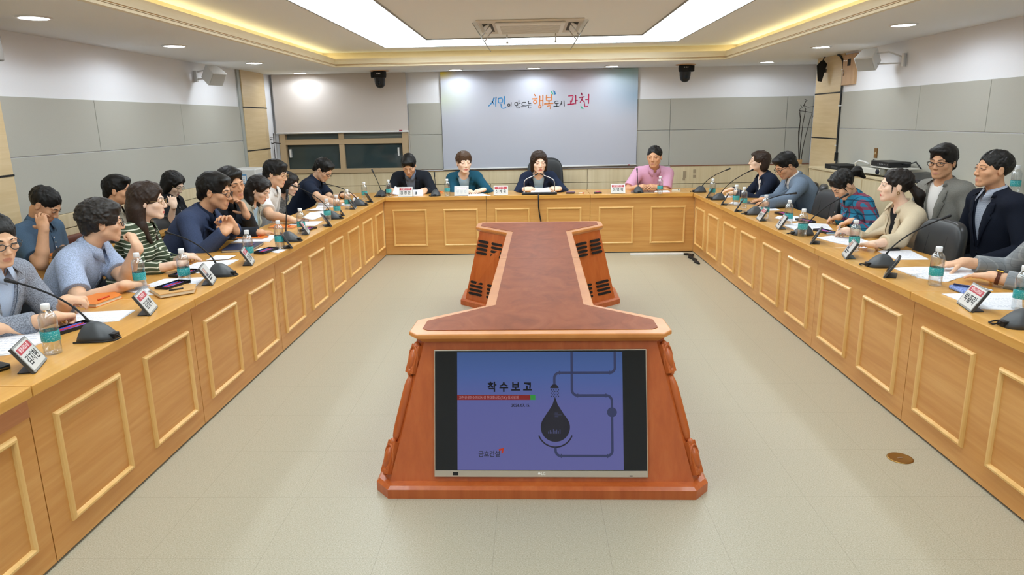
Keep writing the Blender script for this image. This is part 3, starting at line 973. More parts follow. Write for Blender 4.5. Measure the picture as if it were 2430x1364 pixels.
b.build('baffle_bolt', M_CHROME, ac)

# paddle antenna and cable on the right pillar
o3 = Vector((3.58, 8.93, 2.12))
t = thing('paddle_antenna', 'black coffin shaped paddle antenna on the right wood pillar', 'antenna', o3)
MB().prism([(-.02, .115), (-.095, .06), (-.055, -.12), (.02, -.13), (.10, .075), (.03, .125)], -.018, 0, tf=lambda p: Vector((p.x * .62 - .06, p.z, p.y))).build('paddle', M_BLACKM, t, bevel=.004)
MB().tube([(-.05, -.01, .12), (-.045, -.02, .145), (-.03, -.02, .158)], .007, 6).build('antenna_lead', M_BLACK, t)
MB().b2((-.05, -.004, -.02), (.005, .016, .02)).build('antenna_mount', M_DGREY, t)
o3 = Vector((3.59, 8.43, 1.0))
t = thing('wall_cable', 'black cable running down the right pillar edge from the ceiling', 'cable', o3)
pts = [(3.57, 8.60, 2.275), (3.572, 8.52, 2.25), (3.575, 8.455, 2.19), (3.577, 8.44, 2.11), (3.577, 8.437, 1.86), (3.577, 8.435, 1.5), (3.577, 8.43, 1.346), (3.577, 8.42, 1.15), (3.575, 8.40, 1.09), (3.56, 8.36, 1.05), (3.54, 8.32, 1.036)]
MB().tube([Vector(p) - o3 for p in pts], .011, 8).build('cable', M_BLACK, t)
b = MB()
for z in (2.1, 1.7, 1.25):
    b.box(Vector((3.575, 8.437, z)) - o3, (.03, .03, .012))
b.build('cable_clips', M_WHITEP, t)
MB().box(Vector((3.572, 8.41, 1.12)) - o3, (.03, .035, .10)).build('inline_adapter', M_BLACKM, t, bevel=.004)
# wooden wall box
o3 = Vector((3.588, 8.28, 2.09))
t = thing('wall_box', 'shallow wooden box with a small dark opening high on the right wall', 'wall box', o3)
MB().b2((-.022, -.155, -.165), (.014, .155, .165)).build('body', wood('box_wood', '#C6A076', '#BA946A', '#D2AE86', grain=(26, 26, 2), rough=.5), t, bevel=.003)
MB().b2((-.0245, -.045, .04), (-.021, .03, .115)).build('meter_opening', M_LINE, t)
MB().tube([(-.027, .11, -.06), (-.027, .11, .0)], .005, 6).build('handle', M_CHROME, t)
# brown wall plate
o3 = Vector((3.583, 7.48, 1.205))
t = thing('wall_plate', 'narrow brown socket plate on the right wall above the cabinet', 'wall plate', o3)
MB().b2((-.006, -.03, -.05), (.004, .03, .05)).build('plate', mat('bronze_plate', '#8A6436', .4, .4), t, bevel=.003)
MB().b2((-.0075, -.008, -.012), (-.005, .008, .012)).build('switch', mat('ivory', '#C8B890', .4), t)

# low built-in cabinet on the right with the equipment on it
cabr = thing('low_cabinet', 'long maple low cabinet along the right wall carrying equipment', 'cabinet', (3.45, 6.8, 0))
MB().b2((-.15, -1.05, .0), (.137, 1.655, .99)).build('body', M_WAINS, cabr)
MB().b2((-.17, -1.06, .99), (.137, 1.655, 1.015)).build('cabinet_top', M_WAINS, cabr, bevel=.003)
for k in range(4):
    MB().b2((-.162, -1.04 + k * .67, .05), (-.15, -1.04 + k * .67 + .655, .97)).build('door', M_WAINS, cabr, bevel=.002)
CT = 1.0155
MB().b2((3.47, 3.6, 0), (3.61, 5.735, .99)).b2((3.455, 3.6, .99), (3.61, 5.735, 1.015)).build('wall_ledge', M_WAINS, wr)
t = thing('projector', 'white and grey slim projector on the low cabinet', 'projector', (3.42, 7.0, CT), R(4))
MB().b2((-.12, -.26, .012), (.12, .26, .085)).build('casing', mat('projector_grey', '#8E8C80', .5), t, bevel=.02, seg=3)
MB().b2((-.128, -.20, .02), (-.115, .22, .075)).build('front_panel', mat('projector_white', '#E0DDD0', .4), t, bevel=.006)
MB().lathe([(.026, 0), (.026, .012), (.02, .014), (0, .01)], 20, (-.126, -.17, .048), axis=(-1, 0, 0)).build('lens', mat('lens_glass'), t)
b = MB()
for x in (-.09, .09):
    for y in (-.2, .2):
        b.lathe([(.012, 0), (.012, .014)], 10, (x, y, 0))
b.build('rubber_feet', M_BLACK, t)
t = thing('equipment_tray', 'white flat tray lying across the projector under the black recorder', 'tray', (3.42, 6.78, CT + .0855))
MB().b2((-.12, -.27, 0), (.12, .20, .010)).build('tray_board', mat('tray_white', '#D8D6CC', .5), t, bevel=.002)
t = thing('recorder_box', 'black recorder box on the white tray above the projector', 'recorder', (3.42, 6.83, CT + .096))
MB().b2((-.10, -.18, .004), (.10, .18, .05)).build('casing', M_BLACK, t, bevel=.004)
b = MB()
for k in range(7):
    b.b2((-.1015, -.15 + k * .03, .02), (-.099, -.14 + k * .03, .03))
b.build('front_ports', M_GREYP, t)
b = MB()
for x in (-.08, .08):
    for y in (-.15, .15):
        b.b2((x - .01, y - .01, 0), (x + .01, y + .01, .005))
b.build('rubber_feet', M_BLACKM, t)
b = MB()
b.tube([(.02, -.18, .03), (.05, -.26, .04), (.06, -.33, .06), (.08, -.36, .02), (.09, -.38, -.0)], .006, 6)
b.build('power_lead', M_BLACK, t)
b = MB()
b.tube([(-.02, .18, .03), (-.05, .24, .05), (-.03, .30, .03), (.02, .34, .02)], .005, 6)
b.build('signal_lead', M_DGREY, t)
t = thing('white_cable', 'white cable loop arching over the low cabinet behind the ponytail', 'cable', (3.42, 7.42, CT))
MB().tube([(.0, .12, .005), (-.02, .10, .09), (-.01, .04, .115), (0, -.06, .11), (.02, -.12, .09)], .009, 8).build('cable', M_WHITEP, t)
t = thing('stereo_receiver', 'flat black device at the far end of the low cabinet', 'receiver', (3.44, 7.85, CT))
MB().b2((-.13, -.17, .0), (.12, .22, .05)).build('casing', M_BLACKM, t, bevel=.004)
MB().b2((-.132, -.12, .015), (-.129, .05, .035)).build('display', M_DGREY, t)
t = thing('network_router', 'wide black sloping box on the low cabinet behind the grey blazer man', 'router', (3.42, 6.22, CT))
MB().prism([(-.12, 0), (.12, 0), (.12, .075), (.02, .07), (-.12, .035)], -.2, .2, tf=lambda p: Vector((p.x, p.z, p.y))).build('casing', M_BLACK, t, bevel=.006)
MB().b2((-.1215, -.14, .01), (-.119, .14, .025)).build('front_strip', M_DGREY, t)
t = thing('battery_carton', 'small black carton with an orange base band and white letters', 'carton', (3.36, 5.88, CT), R(3))
MB().b2((-.06, -.10, .013), (.06, .10, .055)).build('carton', M_BLACK, t, bevel=.001)
MB().b2((-.0605, -.1005, 0), (.0605, .1005, .0145)).build('orange_band', mat('orange_band', '#E0501E', .5), t)
b = MB().text('DURA', .042, lambda p: Vector((-.0612, -p.x - .03, p.y + .036)), bold=.02)
b.build('lettering', mat('white_ink', '#F0F0F0', .5), t)
b = MB()
for k in range(3):
    b.b2((-.0612, .03 + k * .018, .022), (-.0605, .042 + k * .018, .05))
b.build('white_bars', mat('white_ink'), t)

# dried branches in a little pot, and a twig on the left
o3 = Vector((3.77, 10.06, .931))
t = thing('branch_pot', 'small tan pot of tall dark dried branches in the back right corner', 'dried branches', o3)
MB().b2((-.02, -.045, -.02), (.02, .09, -.001)).build('pot_shelf', M_WAINS, t)
MB().lathe([(.03, 0), (.035, .03), (.036, .06), (.03, .062), (.028, .05), (0, .05)], 20, caps=False).build('pot', mat('tan_pot', '#C89C64', .6), t)
mbr = mat('dark_branch', '#2A211B', .8)
for pts in ([(-.01, 0, .05), (-.03, 0, .25), (-.045, 0, .45), (-.03, 0, .60), (-.035, 0, .72), (-.06, 0, .73), (.04, -.01, .715), (.11, -.02, .70), (.10, -.02, .62), (.14, -.02, .655)],
            [(0, .01, .05), (.0, .01, .3), (.01, .01, .55), (.03, .0, .75), (.0, 0, .80), (.06, 0, .775), (.17, -.02, .79)],
            [(-.01, 0, .05), (-.035, 0, .3), (-.03, .01, .62), (-.06, 0, .74), (-.02, 0, .775), (-.05, 0, .81)],
            [(.02, 0, .05), (.03, 0, .2), (.055, 0, .38), (.09, 0, .55), (.10, 0, .64)],
            [(0, .01, .79), (.02, .0, .85), (.045, 0, .86), (.0, 0, .885)]):
    MB().tube(pts, [.0055 - .003 * k / len(pts) for k in range(len(pts))], 6).build('branch', mbr, t)
o3 = Vector((-3.66, 10.0, 1.1))
t = thing('dried_twig', 'small dark dried twig fixed at the back left corner beside the window', 'dried twig', o3)
for pts in ([(-.02, .06, -.04), (-.01, .04, .1), (.0, .02, .25), (.01, .0, .38)], [(.0, .02, .24), (-.04, -.02, .25), (-.03, -.02, .30), (.0, -.03, .30)], [(0, .02, .25), (.06, -.03, .245), (.12, -.05, .24)], [(0, .02, .25), (-.05, 0, .22), (-.045, 0, .27)], [(.01, 0, .33), (-.03, -.02, .33)]):
    MB().tube(pts, .005, 6).build('branch', mbr, t)

# white appliance in the back left corner
o3 = Vector((-3.50, 8.95, 0))
t = thing('air_purifier', 'tall white appliance with a blue edged label in the back left corner', 'appliance', (-3.47, 8.55, 0), 0)
M_APP = mat('appliance_white', '#DAD9D6', .4)
MB().b2((-.16, -.2, .02), (.16, .2, 1.09)).build('body', M_APP, t, bevel=.015, seg=3)
MB().b2((-.14, -.204, .60), (.15, -.199, .80)).build('outlet_band', mat('app_grey', '#B7BABB', .5), t)
b = MB()
for k in range(8):
    b.b2((-.13, -.204, .12 + k * .05), (.14, -.199, .135 + k * .05))
b.build('front_louvres', mat('app_grey'), t)
MB().b2((-.06, -.2035, .92), (.05, -.2, 1.03)).build('label_edge', mat('label_blue', '#5F93C0', .5), t)
MB().b2((-.052, -.2045, .928), (.042, -.2035, 1.012)).build('label', mat('paper_white', '#E9EAEE', .6), t)
b = MB()
for k in range(3):
    b.b2((-.035, -.205, .945 + k * .02), (.025, -.2045, .949 + k * .02))
b.build('label_lines', mat('label_blue'), t)
MB().b2((.1605, -.13, .90), (.162, .12, 1.03)).build('side_notice', mat('notice_grey', '#AEB4BE', .6), t)
MB().b2((-.15, -.19, 0), (.15, .19, .022)).build('foot', M_DGREY, t)

# power strip and cable on the floor
t = thing('cable_duct', 'white cable duct lying on the floor along the back table', 'cable duct', (1.49, 8.27, 0))
MB().b2((-.32, -.02, 0), (.32, .02, .022)).build('duct', M_WHITEP, t, bevel=.004)
t = thing('loose_cable', 'tangle of dark cable on the floor at the back right inner corner', 'cable', (1.83, 8.1, 0))
for k in range(3):
    MB().tube([(-.02 + .015 * k, .16, .012), (.03 + .02 * k, .06, .018), (-.01 + .02 * k, -.05, .012 + .004 * k), (.05 - .02 * k, -.2, .012), (.0 + .01 * k, -.34 + .05 * k, .012), (.03, -.42 + .06 * k, .012)], .011, 6).build('cable_strand', M_BLACKM, t)
# ------------------------------------------------------------------ things on the tables
def sball(b, c, r, e1=.4, e2=.4, n=24, m=14, mi=0, tf=None):
    """rounded box shape (superellipsoid)"""
    c = Vector(c)
    pw = lambda v, e: math.copysign(abs(v) ** e, v)
    vs, fs = [], []
    for i in range(m + 1):
        ph = -pi / 2 + pi * i / m
        for k in range(n):
            a = 2 * pi * k / n
            v = Vector((r[0] * pw(cos(ph), e1) * pw(cos(a), e2), r[1] * pw(cos(ph), e1) * pw(sin(a), e2), r[2] * pw(sin(ph), e1)))
            v = v + c
            vs.append(tf(v) if tf else v)
    for i in range(m):
        for k in range(n):
            k2 = (k + 1) % n
            fs.append((i * n + k, i * n + k2, (i + 1) * n + k2, (i + 1) * n + k))
    return b.add(vs, fs, mi, True)

# clear plastic: mostly see-through, shiny at grazing angles
mbot = bpy.data.materials.new('clear_bottle_plastic')
mbot.use_nodes = True
t_ = mbot.node_tree
for nd in list(t_.nodes):
    if nd.type != 'OUTPUT_MATERIAL':
        t_.nodes.remove(nd)
out_ = [x for x in t_.nodes if x.type == 'OUTPUT_MATERIAL'][0]
tr, gl, mx, lw, mr = (t_.nodes.new(x) for x in ('ShaderNodeBsdfTransparent', 'ShaderNodeBsdfGlossy', 'ShaderNodeMixShader', 'ShaderNodeLayerWeight', 'ShaderNodeMapRange'))
tr.inputs[0].default_value = (.965, .975, .98, 1)
gl.inputs[0].default_value = (.92, .95, .97, 1)
gl.inputs['Roughness'].default_value = .12
lw.inputs[0].default_value = .35
mr.inputs['To Min'].default_value = .06
mr.inputs['To Max'].default_value = .55
t_.links.new(lw.outputs['Facing'], mr.inputs[0])
t_.links.new(mr.outputs[0], mx.inputs[0])
t_.links.new(tr.outputs[0], mx.inputs[1])
t_.links.new(gl.outputs[0], mx.inputs[2])
t_.links.new(mx.outputs[0], out_.inputs[0])
M_CAP = mat('white_bottle_cap', '#E9ECEE', .45)
mlab = mat('teal_bottle_label', '#2FA3A6', .4)
n = NT(mlab)
v = n.coords()
xyz = n.sep(v)
st = n.math('GREATER_THAN', n.noise(n.coords((1, 1, 2.0)), 210, 2), .62)
n.color(n.mix(st, '#2C9EA2', '#BFE6E4'))

def make_bottle():
    t = thing('water_bottle', 'water bottle', 'bottle', (0, 0, 0))
    pr = [(.026, 0), (.0315, .003), (.033, .008), (.033, .016)]
    for k in range(4):
        z = .02 + k * .0085
        pr += [(.0335, z), (.0317, z + .004)]
    pr += [(.0335, .055), (.0335, .098), (.0325, .103), (.0335, .108), (.0335, .146), (.031, .158), (.0245, .170), (.017, .178), (.0135, .183), (.0135, .188)]
    MB().lathe(pr, 28).build('bottle_body', mbot, t)
    MB().lathe([(.0338, .0555), (.0340, .056), (.0340, .0975), (.0338, .098)], 28, caps=False).build('label', mlab, t)
    MB().lathe([(.0155, .186), (.0163, .188), (.0163, .204), (.015, .207), (0, .207)], 24, caps=False).build('cap', M_CAP, t)
    MB().lathe([(.0160, .183), (.0160, .1855)], 24).build('cap_ring', M_CAP, t)
    # the water inside
    MB().lathe([(.025, .002), (.031, .006), (.0312, .15), (.0235, .1695), (0, .1695)], 20, caps=False).build('water', mbot, t)
    return t
_bot = None
def bottle(p, label, z=.7203):
    global _bot
    if _bot is None:
        _bot = make_bottle()
        o = _bot
    else:
        o = copy_tree(_bot)
    o.location = (p[0], p[1], z)
    o.rotation_euler = (0, 0, (p[0] * 7.3 + p[1] * 3.1) % 6.28)
    o['label'] = label
    o['group'] = 'water bottles set at the places'
    return o

mpap = mat('printed_paper', '#E8E8EC', .7, spec=.3)
n = NT(mpap)
xyz = n.sep(n.coords(kind='Generated'))
row = n.math('FRACT', n.math('MULTIPLY', xyz[1], 14.0))
ln = n.math('LESS_THAN', row, .38)
w1 = n.math('GREATER_THAN', n.noise(n.coords((40, 9, 1), kind='Generated'), 1.0, 2), .5)
inside = n.math('MULTIPLY', n.math('GREATER_THAN', xyz[0], .14), n.math('LESS_THAN', xyz[0], .86))
inside = n.math('MULTIPLY', inside, n.math('MULTIPLY', n.math('GREATER_THAN', xyz[1], .12), n.math('LESS_THAN', xyz[1], .8)))
n.color(n.mix(n.math('MULTIPLY', n.math('MULTIPLY', n.math('MULTIPLY', ln, w1), inside), .38), '#E8E8EC', '#8A94B0'))
M_PAP = mpap
BOOK = {'orange': '#E07B22', 'tan': '#C99A5C', 'navy': '#2A3048', 'maroon': '#6A2A34', 'brown': '#6B4A38', 'cream': '#D8CDB4', 'charcoal': '#2C2E34', 'bluegrey': '#7E98A8'}
def flat_item(pts, z, th, col, label):
    c = Vector((sum(p[0] for p in pts) / len(pts), sum(p[1] for p in pts) / len(pts), z))
    ar = sum(pts[i][0] * pts[(i + 1) % len(pts)][1] - pts[(i + 1) % len(pts)][0] * pts[i][1] for i in range(len(pts)))
    q = [(x - c.x, y - c.y) for x, y in pts]
    if ar < 0:
        q.reverse()
    if col == 'white':
        t = thing('paper_stack', label, 'papers', c)
        if th > .0025:
            MB().prism(q, 0, th * .5).build('lower_sheets', M_PAP, t)
            k = R(3)
            q2 = [(x * .97 * cos(k) - y * .97 * sin(k), x * .97 * sin(k) + y * .97 * cos(k)) for x, y in q]
            MB().prism(q2, th * .5 + .0001, th).build('top_sheets', M_PAP, t)
        else:
            MB().prism(q, 0, th).build('sheet', M_PAP, t)
    else:
        t = thing('notebook', label, 'notebook', c)
        m = mat('cover_' + col, BOOK[col], .5)
        MB().prism(q, 0, .0018).build('back_cover', m, t)
        MB().prism([(x * .96, y * .96) for x, y in q], .0018, th - .0018).build('pages', mat('page_block', '#DCD2BC', .8), t)
        MB().prism(q, th - .0018, th).build('front_cover', m, t)
        a, b_ = Vector((*q[0], 0)), Vector((*q[1], 0))
        MB().tube([a.lerp(b_, .1) * .55 + Vector((0, 0, th + .0045)), a.lerp(b_, .85) * .55 + Vector((0, 0, th + .0045))], .0042, 8).build('pen', mat('pen_' + col, {'orange': '#D84A1C', 'navy': '#5A4A90', 'tan': '#2A2A2C'}.get(col, '#24262A'), .3), t)
    return t

def pen_tray(p, az, label):
    t = thing('pen_tray', label, 'pen tray', (p[0], p[1], .7203 + (.0215 if 'tan notebook' in label else .0035 if 'name stand of the left' in label or 'blue grey' in label or 'plaid' in label else .0001)), R(az))
    b = MB()
    b.prism([(-.095, -.04), (.095, -.04), (.095, .04), (-.095, .04)], 0, .004)
    for x0, x1, y0, y1 in ((-.095, .095, -.04, -.036), (-.095, .095, .036, .04), (-.095, -.091, -.04, .04), (.091, .095, -.04, .04)):
        b.b2((x0, y0, .004), (x1, y1, .016))
    b.build('tray', M_BLACK, t)
    for k, (c, y) in enumerate((('#7A3FA8', -.018), ('#C8242C', .002), ('#3048B0', .02))):
        MB().tube([(-.075 + .01 * k, y, .009), (.065, y + .004, .009)], .0045, 8).build('pen', mat('pen_ink%d' % k, c, .3), t)
    return t

M_STAND = mat('stand_frame', '#8C8E8C', .45)
M_EPAP = mat('stand_screen', '#CFCFCB', .35)
M_EPD = mat('stand_screen_dark', '#2B2E30', .15)
M_RED = mat('stand_red', '#B2303C', .4)
M_GLARE = mat('stand_glare', '#C9C2CC', .4)  # title strip paled: screen glare painted into its colour
M_INK = mat('stand_ink', '#141414', .5)
M_INK_GLARE = mat('stand_ink_glare', '#B4B8BC', .5)  # name ink paled by the same painted glare
M_WINK = mat('stand_white_ink', '#F2E8E8', .5)
def name_stand(p, az, head, name, style, label, up=False):
    t = thing('name_stand', label, 'name stand', (p[0], p[1], .7203), R(az + 90), None)
    la = R(20 if up else 31)
    U_ = Vector((0, sin(la), cos(la)))
    N_ = Vector((0, -cos(la), sin(la)))
    W_, H_ = .172, .118
    def pl(x, y, w=0):
        return Vector((x, 0, .004)) + U_ * y + N_ * w
    def plate(x0, x1, y0, y1, w0, w1, nm, m):
        return MB().prism([(x0, y0), (x1, y0), (x1, y1), (x0, y1)], w0, w1, tf=lambda v: pl(v.x, v.y, v.z)).build(nm, m, t)
    plate(-W_ / 2, W_ / 2, 0, H_, -.012, 0, 'casing', M_DGREY)
    plate(-W_ / 2, W_ / 2, 0, H_, 0, .0012, 'front_frame', M_WHITEP if up else M_STAND)
    plate(-W_ / 2 + .007, W_ / 2 - .007, .008, H_ - .007, .0012, .0016, 'screen', M_EPD if style == 'dark' else M_EPAP)
    # foot behind
    MB().prism([(-W_ / 2 + .01, .0), (W_ / 2 - .01, .0), (W_ / 2 - .02, .062), (-W_ / 2 + .02, .062)], .0, .004).build('foot', M_BLACK, t)
    if style in ('red', 'pale'):  # the pale style paints glare into strip and name colours
        plate(-W_ / 2 + .013, W_ / 2 - .013, .077, .103, .0016, .0019, 'title_strip', M_RED if style == 'red' else M_GLARE)
        MB().text(head, .019, lambda v: pl(v.x, .090 + v.y, .0021), bold=.015, width=min(.11, .02 * len(head))).build('title_lettering', M_WINK, t)
        MB().text(name, .044, lambda v: pl(v.x, .043 + v.y, .0019), bold=.02, width=.125).build('name_lettering', M_INK if style == 'red' else M_INK_GLARE, t)
    if style == 'photo':
        plate(-.07, -.005, .052, .104, .0016, .0019, 'portrait_ground', mat('portrait_ground', '#7A3A40' if p[0] > 0 else '#9A8A84', .4))
        b = MB()
        b.add([pl(-.0375 + .013 * cos(2 * pi * k / 14), .084 + .016 * sin(2 * pi * k / 14), .0021) for k in range(14)], [tuple(range(14))])
        b.build('portrait_face', mat('portrait_face', '#D8A890', .5), t)
        b = MB()
        b.add([pl(-.0375 + x, y, .0021) for x, y in ((-.025, .053), (.025, .053), (.018, .066), (-.018, .066))], [(0, 1, 2, 3)])
        b.build('portrait_suit', mat('portrait_suit', '#2E3040', .5), t)
        for yy, w_ in ((.040, .10), (.026, .075)):
            plate(-.06, -.06 + w_, yy, yy + .008, .0016, .0018, 'text_line', M_INK)
    return t

M_MIC = mat('microphone_grey', '#3C3F42', .45)
def microphone(b, tip, rz, label):
    o = Vector((b[0], b[1], .7203))
    t = thing('desk_microphone', label, 'microphone', o, R(rz))
    inv = Matrix.Rotation(-R(rz), 3, 'Z')
    q = inv @ (Vector(tip) - o)
    m = MB()
    def wedge(v):
        q_ = max(0, v.z) / .075
        return Vector((v.x * (1 - .50 * q_) + .018 * q_, v.y * (1 - .30 * q_), max(0, v.z)))
    sball(m, (0, 0, 0), (.080, .062, .076), .78, .6, 28, 16, tf=wedge)
    m.build('base', M_MIC, t)
    m = MB()
    m.box((-.058, 0, .013), (.05, .040, .024)); m.tube([(-.07, .0, .014), (-.085, .002, .013)], .006, 8)
    m.build('plug', M_BLACK, t, bevel=.003)
    m = MB()
    m.tube([(-.086, .002, .013), (-.105, .01, .006), (-.10, .045, .005), (-.06, .07, .005), (-.0, .075, .005), (.06, .08, .005)], .0035, 6)
    m.build('lead', M_BLACKM, t)
    s = Vector((.026, 0, .066))
    L_ = (q - s)
    c1 = s + L_ * .22 + Vector((0, 0, .24 * min(.4, math.hypot(L_.x, L_.y))))
    path = []
    for k in range(15):
        u = k / 14
        path.append(s * (1 - u) ** 2 + c1 * 2 * u * (1 - u) * .75 + c1 * 2 * u * (1 - u) * .25 + q * u * u)
    MB().tube(path, [.006 if k < 2 else .0042 for k in range(15)], 8).build('gooseneck', M_BLACKM, t)
    d = (path[-1] - path[-3]).normalized()
    MB().tube([q - d * .03, q - d * .028, q - d * .005, q + d * .028, q + d * .034], [.005, .0068, .0075, .0105, .006], 12).build('capsule', M_BLACK, t)
    return t
bottle((-1.946, 2.633), 'water bottle nearest the left edge, beside the lower left name stand')
bottle((-2.198, 3.742), 'water bottle in front of the man in the pale blue shirt')
bottle((-2.002, 3.856), 'water bottle before the woman in the green striped top')
bottle((-1.895, 4.527), 'water bottle in front of the navy blazer man with clasped hands')
bottle((-1.846, 4.978), 'water bottle beside the pen tray past the navy blazer')
bottle((-1.922, 5.705), 'water bottle in front of the woman in the pale grey blazer')
bottle((-1.908, 6.424), 'water bottle in front of the man in the white shirt')
bottle((-1.904, 6.744), 'water bottle beyond the white shirted man, next to a dark name stand')
bottle((-1.946, 7.31), 'water bottle before the man in the dark navy short sleeved shirt')
bottle((-1.972, 8.19), 'water bottle farthest along the left row by the corner microphone')
bottle((-1.741, 8.47), 'water bottle at the left end of the back table')
bottle((-1.027, 8.47), 'water bottle beside the woman in the teal blazer')
bottle((1.521, 8.363), 'water bottle before the man in the pink shirt')
bottle((2.028, 7.925), 'water bottle farthest along the right row near the corner')
bottle((2.076, 7.165), 'water bottle by the navy suited woman, left one of two close together')
bottle((2.081, 6.921), 'water bottle by the navy suited woman, right one of two close together')
bottle((2.059, 6.2), 'water bottle in front of the man in the blue grey blazer')
bottle((2.116, 5.789), 'water bottle in front of the empty chair on the right row')
bottle((2.017, 5.219), 'water bottle before the woman in the plaid shirt')
bottle((2.134, 4.625), 'water bottle before the woman in the beige blazer')
bottle((2.116, 3.632), 'water bottle beside the hands in grey checked sleeves')
bottle((2.227, 3.142), 'water bottle cut by the right edge behind the near microphone')
bottle((3.53, 5.22), 'water bottle standing on the low cabinet at the right edge', z=1.0158)
flat_item([(-2.172, 3.013), (-2.233, 3.252), (-1.971, 3.282), (-1.946, 3.095)], 0.7203, 0.004, 'white', 'stack of white sheets under the pencil of the grey jacket man')
flat_item([(-2.449, 2.855), (-2.442, 3.048), (-2.218, 2.974), (-2.085, 2.773), (-2.115, 2.61), (-2.224, 2.572)], 0.7203, 0.006, 'white', 'white sheets under the hand at the lower left edge')
flat_item([(-2.406, 3.379), (-2.325, 3.661), (-2.188, 3.543), (-2.211, 3.347)], 0.7203, 0.018, 'orange', 'orange notebook under the fist of the grey jacket man')
flat_item([(-2.255, 3.687), (-2.191, 3.999), (-1.965, 4.022), (-1.909, 3.791), (-2.057, 3.593)], 0.7203, 0.003, 'white', 'white sheets before the man in the pale blue shirt')
flat_item([(-2.119, 3.674), (-1.982, 3.778), (-1.886, 3.753), (-1.836, 3.624), (-1.967, 3.509)], 0.7243, 0.02, 'tan', 'tan covered notebook with orange lining under a pen tray')
flat_item([(-2.245, 4.216), (-2.228, 4.494), (-1.982, 4.566), (-1.979, 4.37), (-2.064, 4.145)], 0.7203, 0.004, 'white', 'open booklet before the woman in the green striped top')
flat_item([(-2.194, 4.539), (-2.202, 4.704), (-2.055, 4.694), (-2.057, 4.56)], 0.7253000000000001, 0.002, 'white', 'folded white leaflet beyond the green striped top')
flat_item([(-2.224, 4.842), (-2.282, 5.12), (-2.103, 5.199), (-2.046, 5.195), (-2.019, 4.878)], 0.7203, 0.016, 'navy', 'navy folder with white sheets before the navy blazer man')
flat_item([(-2.017, 4.945), (-1.993, 5.011), (-1.779, 4.928), (-1.798, 4.798)], 0.7203, 0.002, 'white', 'white sheet under a pen tray beyond the navy blazer')
flat_item([(-2.324, 5.234), (-2.319, 5.448), (-2.085, 5.575), (-2.032, 5.269)], 0.7203, 0.01, 'white', 'thick white report before the man resting his cheek on his hand')
flat_item([(-2.349, 5.368), (-2.352, 5.575), (-2.104, 5.45), (-2.121, 5.35)], 0.7308, 0.01, 'orange', 'orange notebook lying on the thick white report')
flat_item([(-2.314, 5.993), (-2.323, 6.192), (-2.09, 6.09), (-2.08, 5.951)], 0.7203, 0.01, 'orange', 'orange folder before the woman in the pale grey blazer')
flat_item([(-2.204, 6.159), (-2.179, 6.39), (-1.943, 6.392), (-1.931, 6.103)], 0.7203, 0.003, 'white', 'white sheets before the man in the white shirt')
flat_item([(-2.285, 6.397), (-2.251, 6.502), (-2.089, 6.437), (-2.074, 6.367)], 0.7243, 0.012, 'maroon', 'maroon notebook near the white shirted man')
flat_item([(-2.236, 6.674), (-2.263, 7.066), (-2.148, 7.173), (-2.051, 6.762), (-2.074, 6.504)], 0.7203, 0.004, 'white', 'white sheets before the checked blouse')
flat_item([(-2.363, 7.191), (-2.299, 7.34), (-2.184, 7.327), (-2.154, 7.168)], 0.7248, 0.006, 'white', 'open report before the dark navy short sleeved man')
flat_item([(-2.331, 7.444), (-2.439, 7.94), (-2.3, 7.996), (-2.158, 7.489)], 0.7203, 0.004, 'white', 'sheets directly under the arms of the dark navy short sleeved man')
flat_item([(-2.129, 7.62), (-2.155, 7.905), (-2.04, 7.89), (-1.992, 7.536)], 0.7203, 0.004, 'white', 'sheets beside the far left name stand')
flat_item([(-2.098, 8.122), (-2.161, 8.409), (-2.106, 8.443), (-2.054, 8.155)], 0.7203, 0.003, 'white', 'small white sheet by the corner microphone on the left')
flat_item([(-0.776, 8.425), (-0.793, 8.622), (-0.61, 8.692), (-0.499, 8.425)], 0.7203, 0.003, 'white', 'white sheets before the woman in the teal blazer')
flat_item([(-1.284, 8.917), (-1.321, 9.255), (-1.138, 8.936), (-1.112, 8.764)], 0.7203, 0.012, 'orange', 'orange folder behind the microphone on the back table')
flat_item([(1.193, 8.498), (1.23, 8.705), (1.503, 8.664), (1.468, 8.459)], 0.7203, 0.012, 'brown', 'brown notebook before the man in the pink shirt')
flat_item([(1.488, 8.55), (1.531, 8.74), (1.689, 8.746), (1.675, 8.542)], 0.7203, 0.002, 'white', 'white sheet at the right of the pink shirt man')
flat_item([(1.701, 8.577), (1.751, 8.787), (1.846, 8.792), (1.804, 8.561)], 0.7203, 0.014, 'cream', 'cream booklet at the right end of the back table')
flat_item([(2.109, 7.82), (2.194, 8.034), (2.315, 8.063), (2.285, 7.89)], 0.7203, 0.003, 'white', 'white sheet under the hand of the navy suited woman')
flat_item([(2.183, 7.23), (2.27, 7.405), (2.371, 7.207), (2.282, 7.111)], 0.7203, 0.012, 'charcoal', 'dark notebook under the hands of the blue grey blazer man')
flat_item([(2.046, 7.32), (2.129, 7.461), (2.198, 7.339), (2.108, 7.203)], 0.7203, 0.002, 'white', 'small sheet between two bottles and a name stand on the right row')
flat_item([(2.161, 6.919), (2.261, 7.043), (2.382, 7.009), (2.372, 6.72), (2.175, 6.692)], 0.7203, 0.003, 'white', 'white sheets by the blue grey blazer man, behind the microphone')
flat_item([(2.14, 6.203), (2.225, 6.332), (2.38, 6.288), (2.39, 6.037), (2.213, 5.988)], 0.7203, 0.003, 'white', 'white sheets in front of the empty chair on the right row')
flat_item([(2.077, 5.782), (2.255, 5.909), (2.444, 5.795), (2.364, 5.51), (2.069, 5.514)], 0.7203, 0.004, 'white', 'white sheets under the pen of the plaid shirt woman')
flat_item([(2.211, 5.257), (2.268, 5.364), (2.404, 5.329), (2.367, 5.237)], 0.7203, 0.012, 'bluegrey', 'blue grey notebook under the fist of the beige blazer woman')
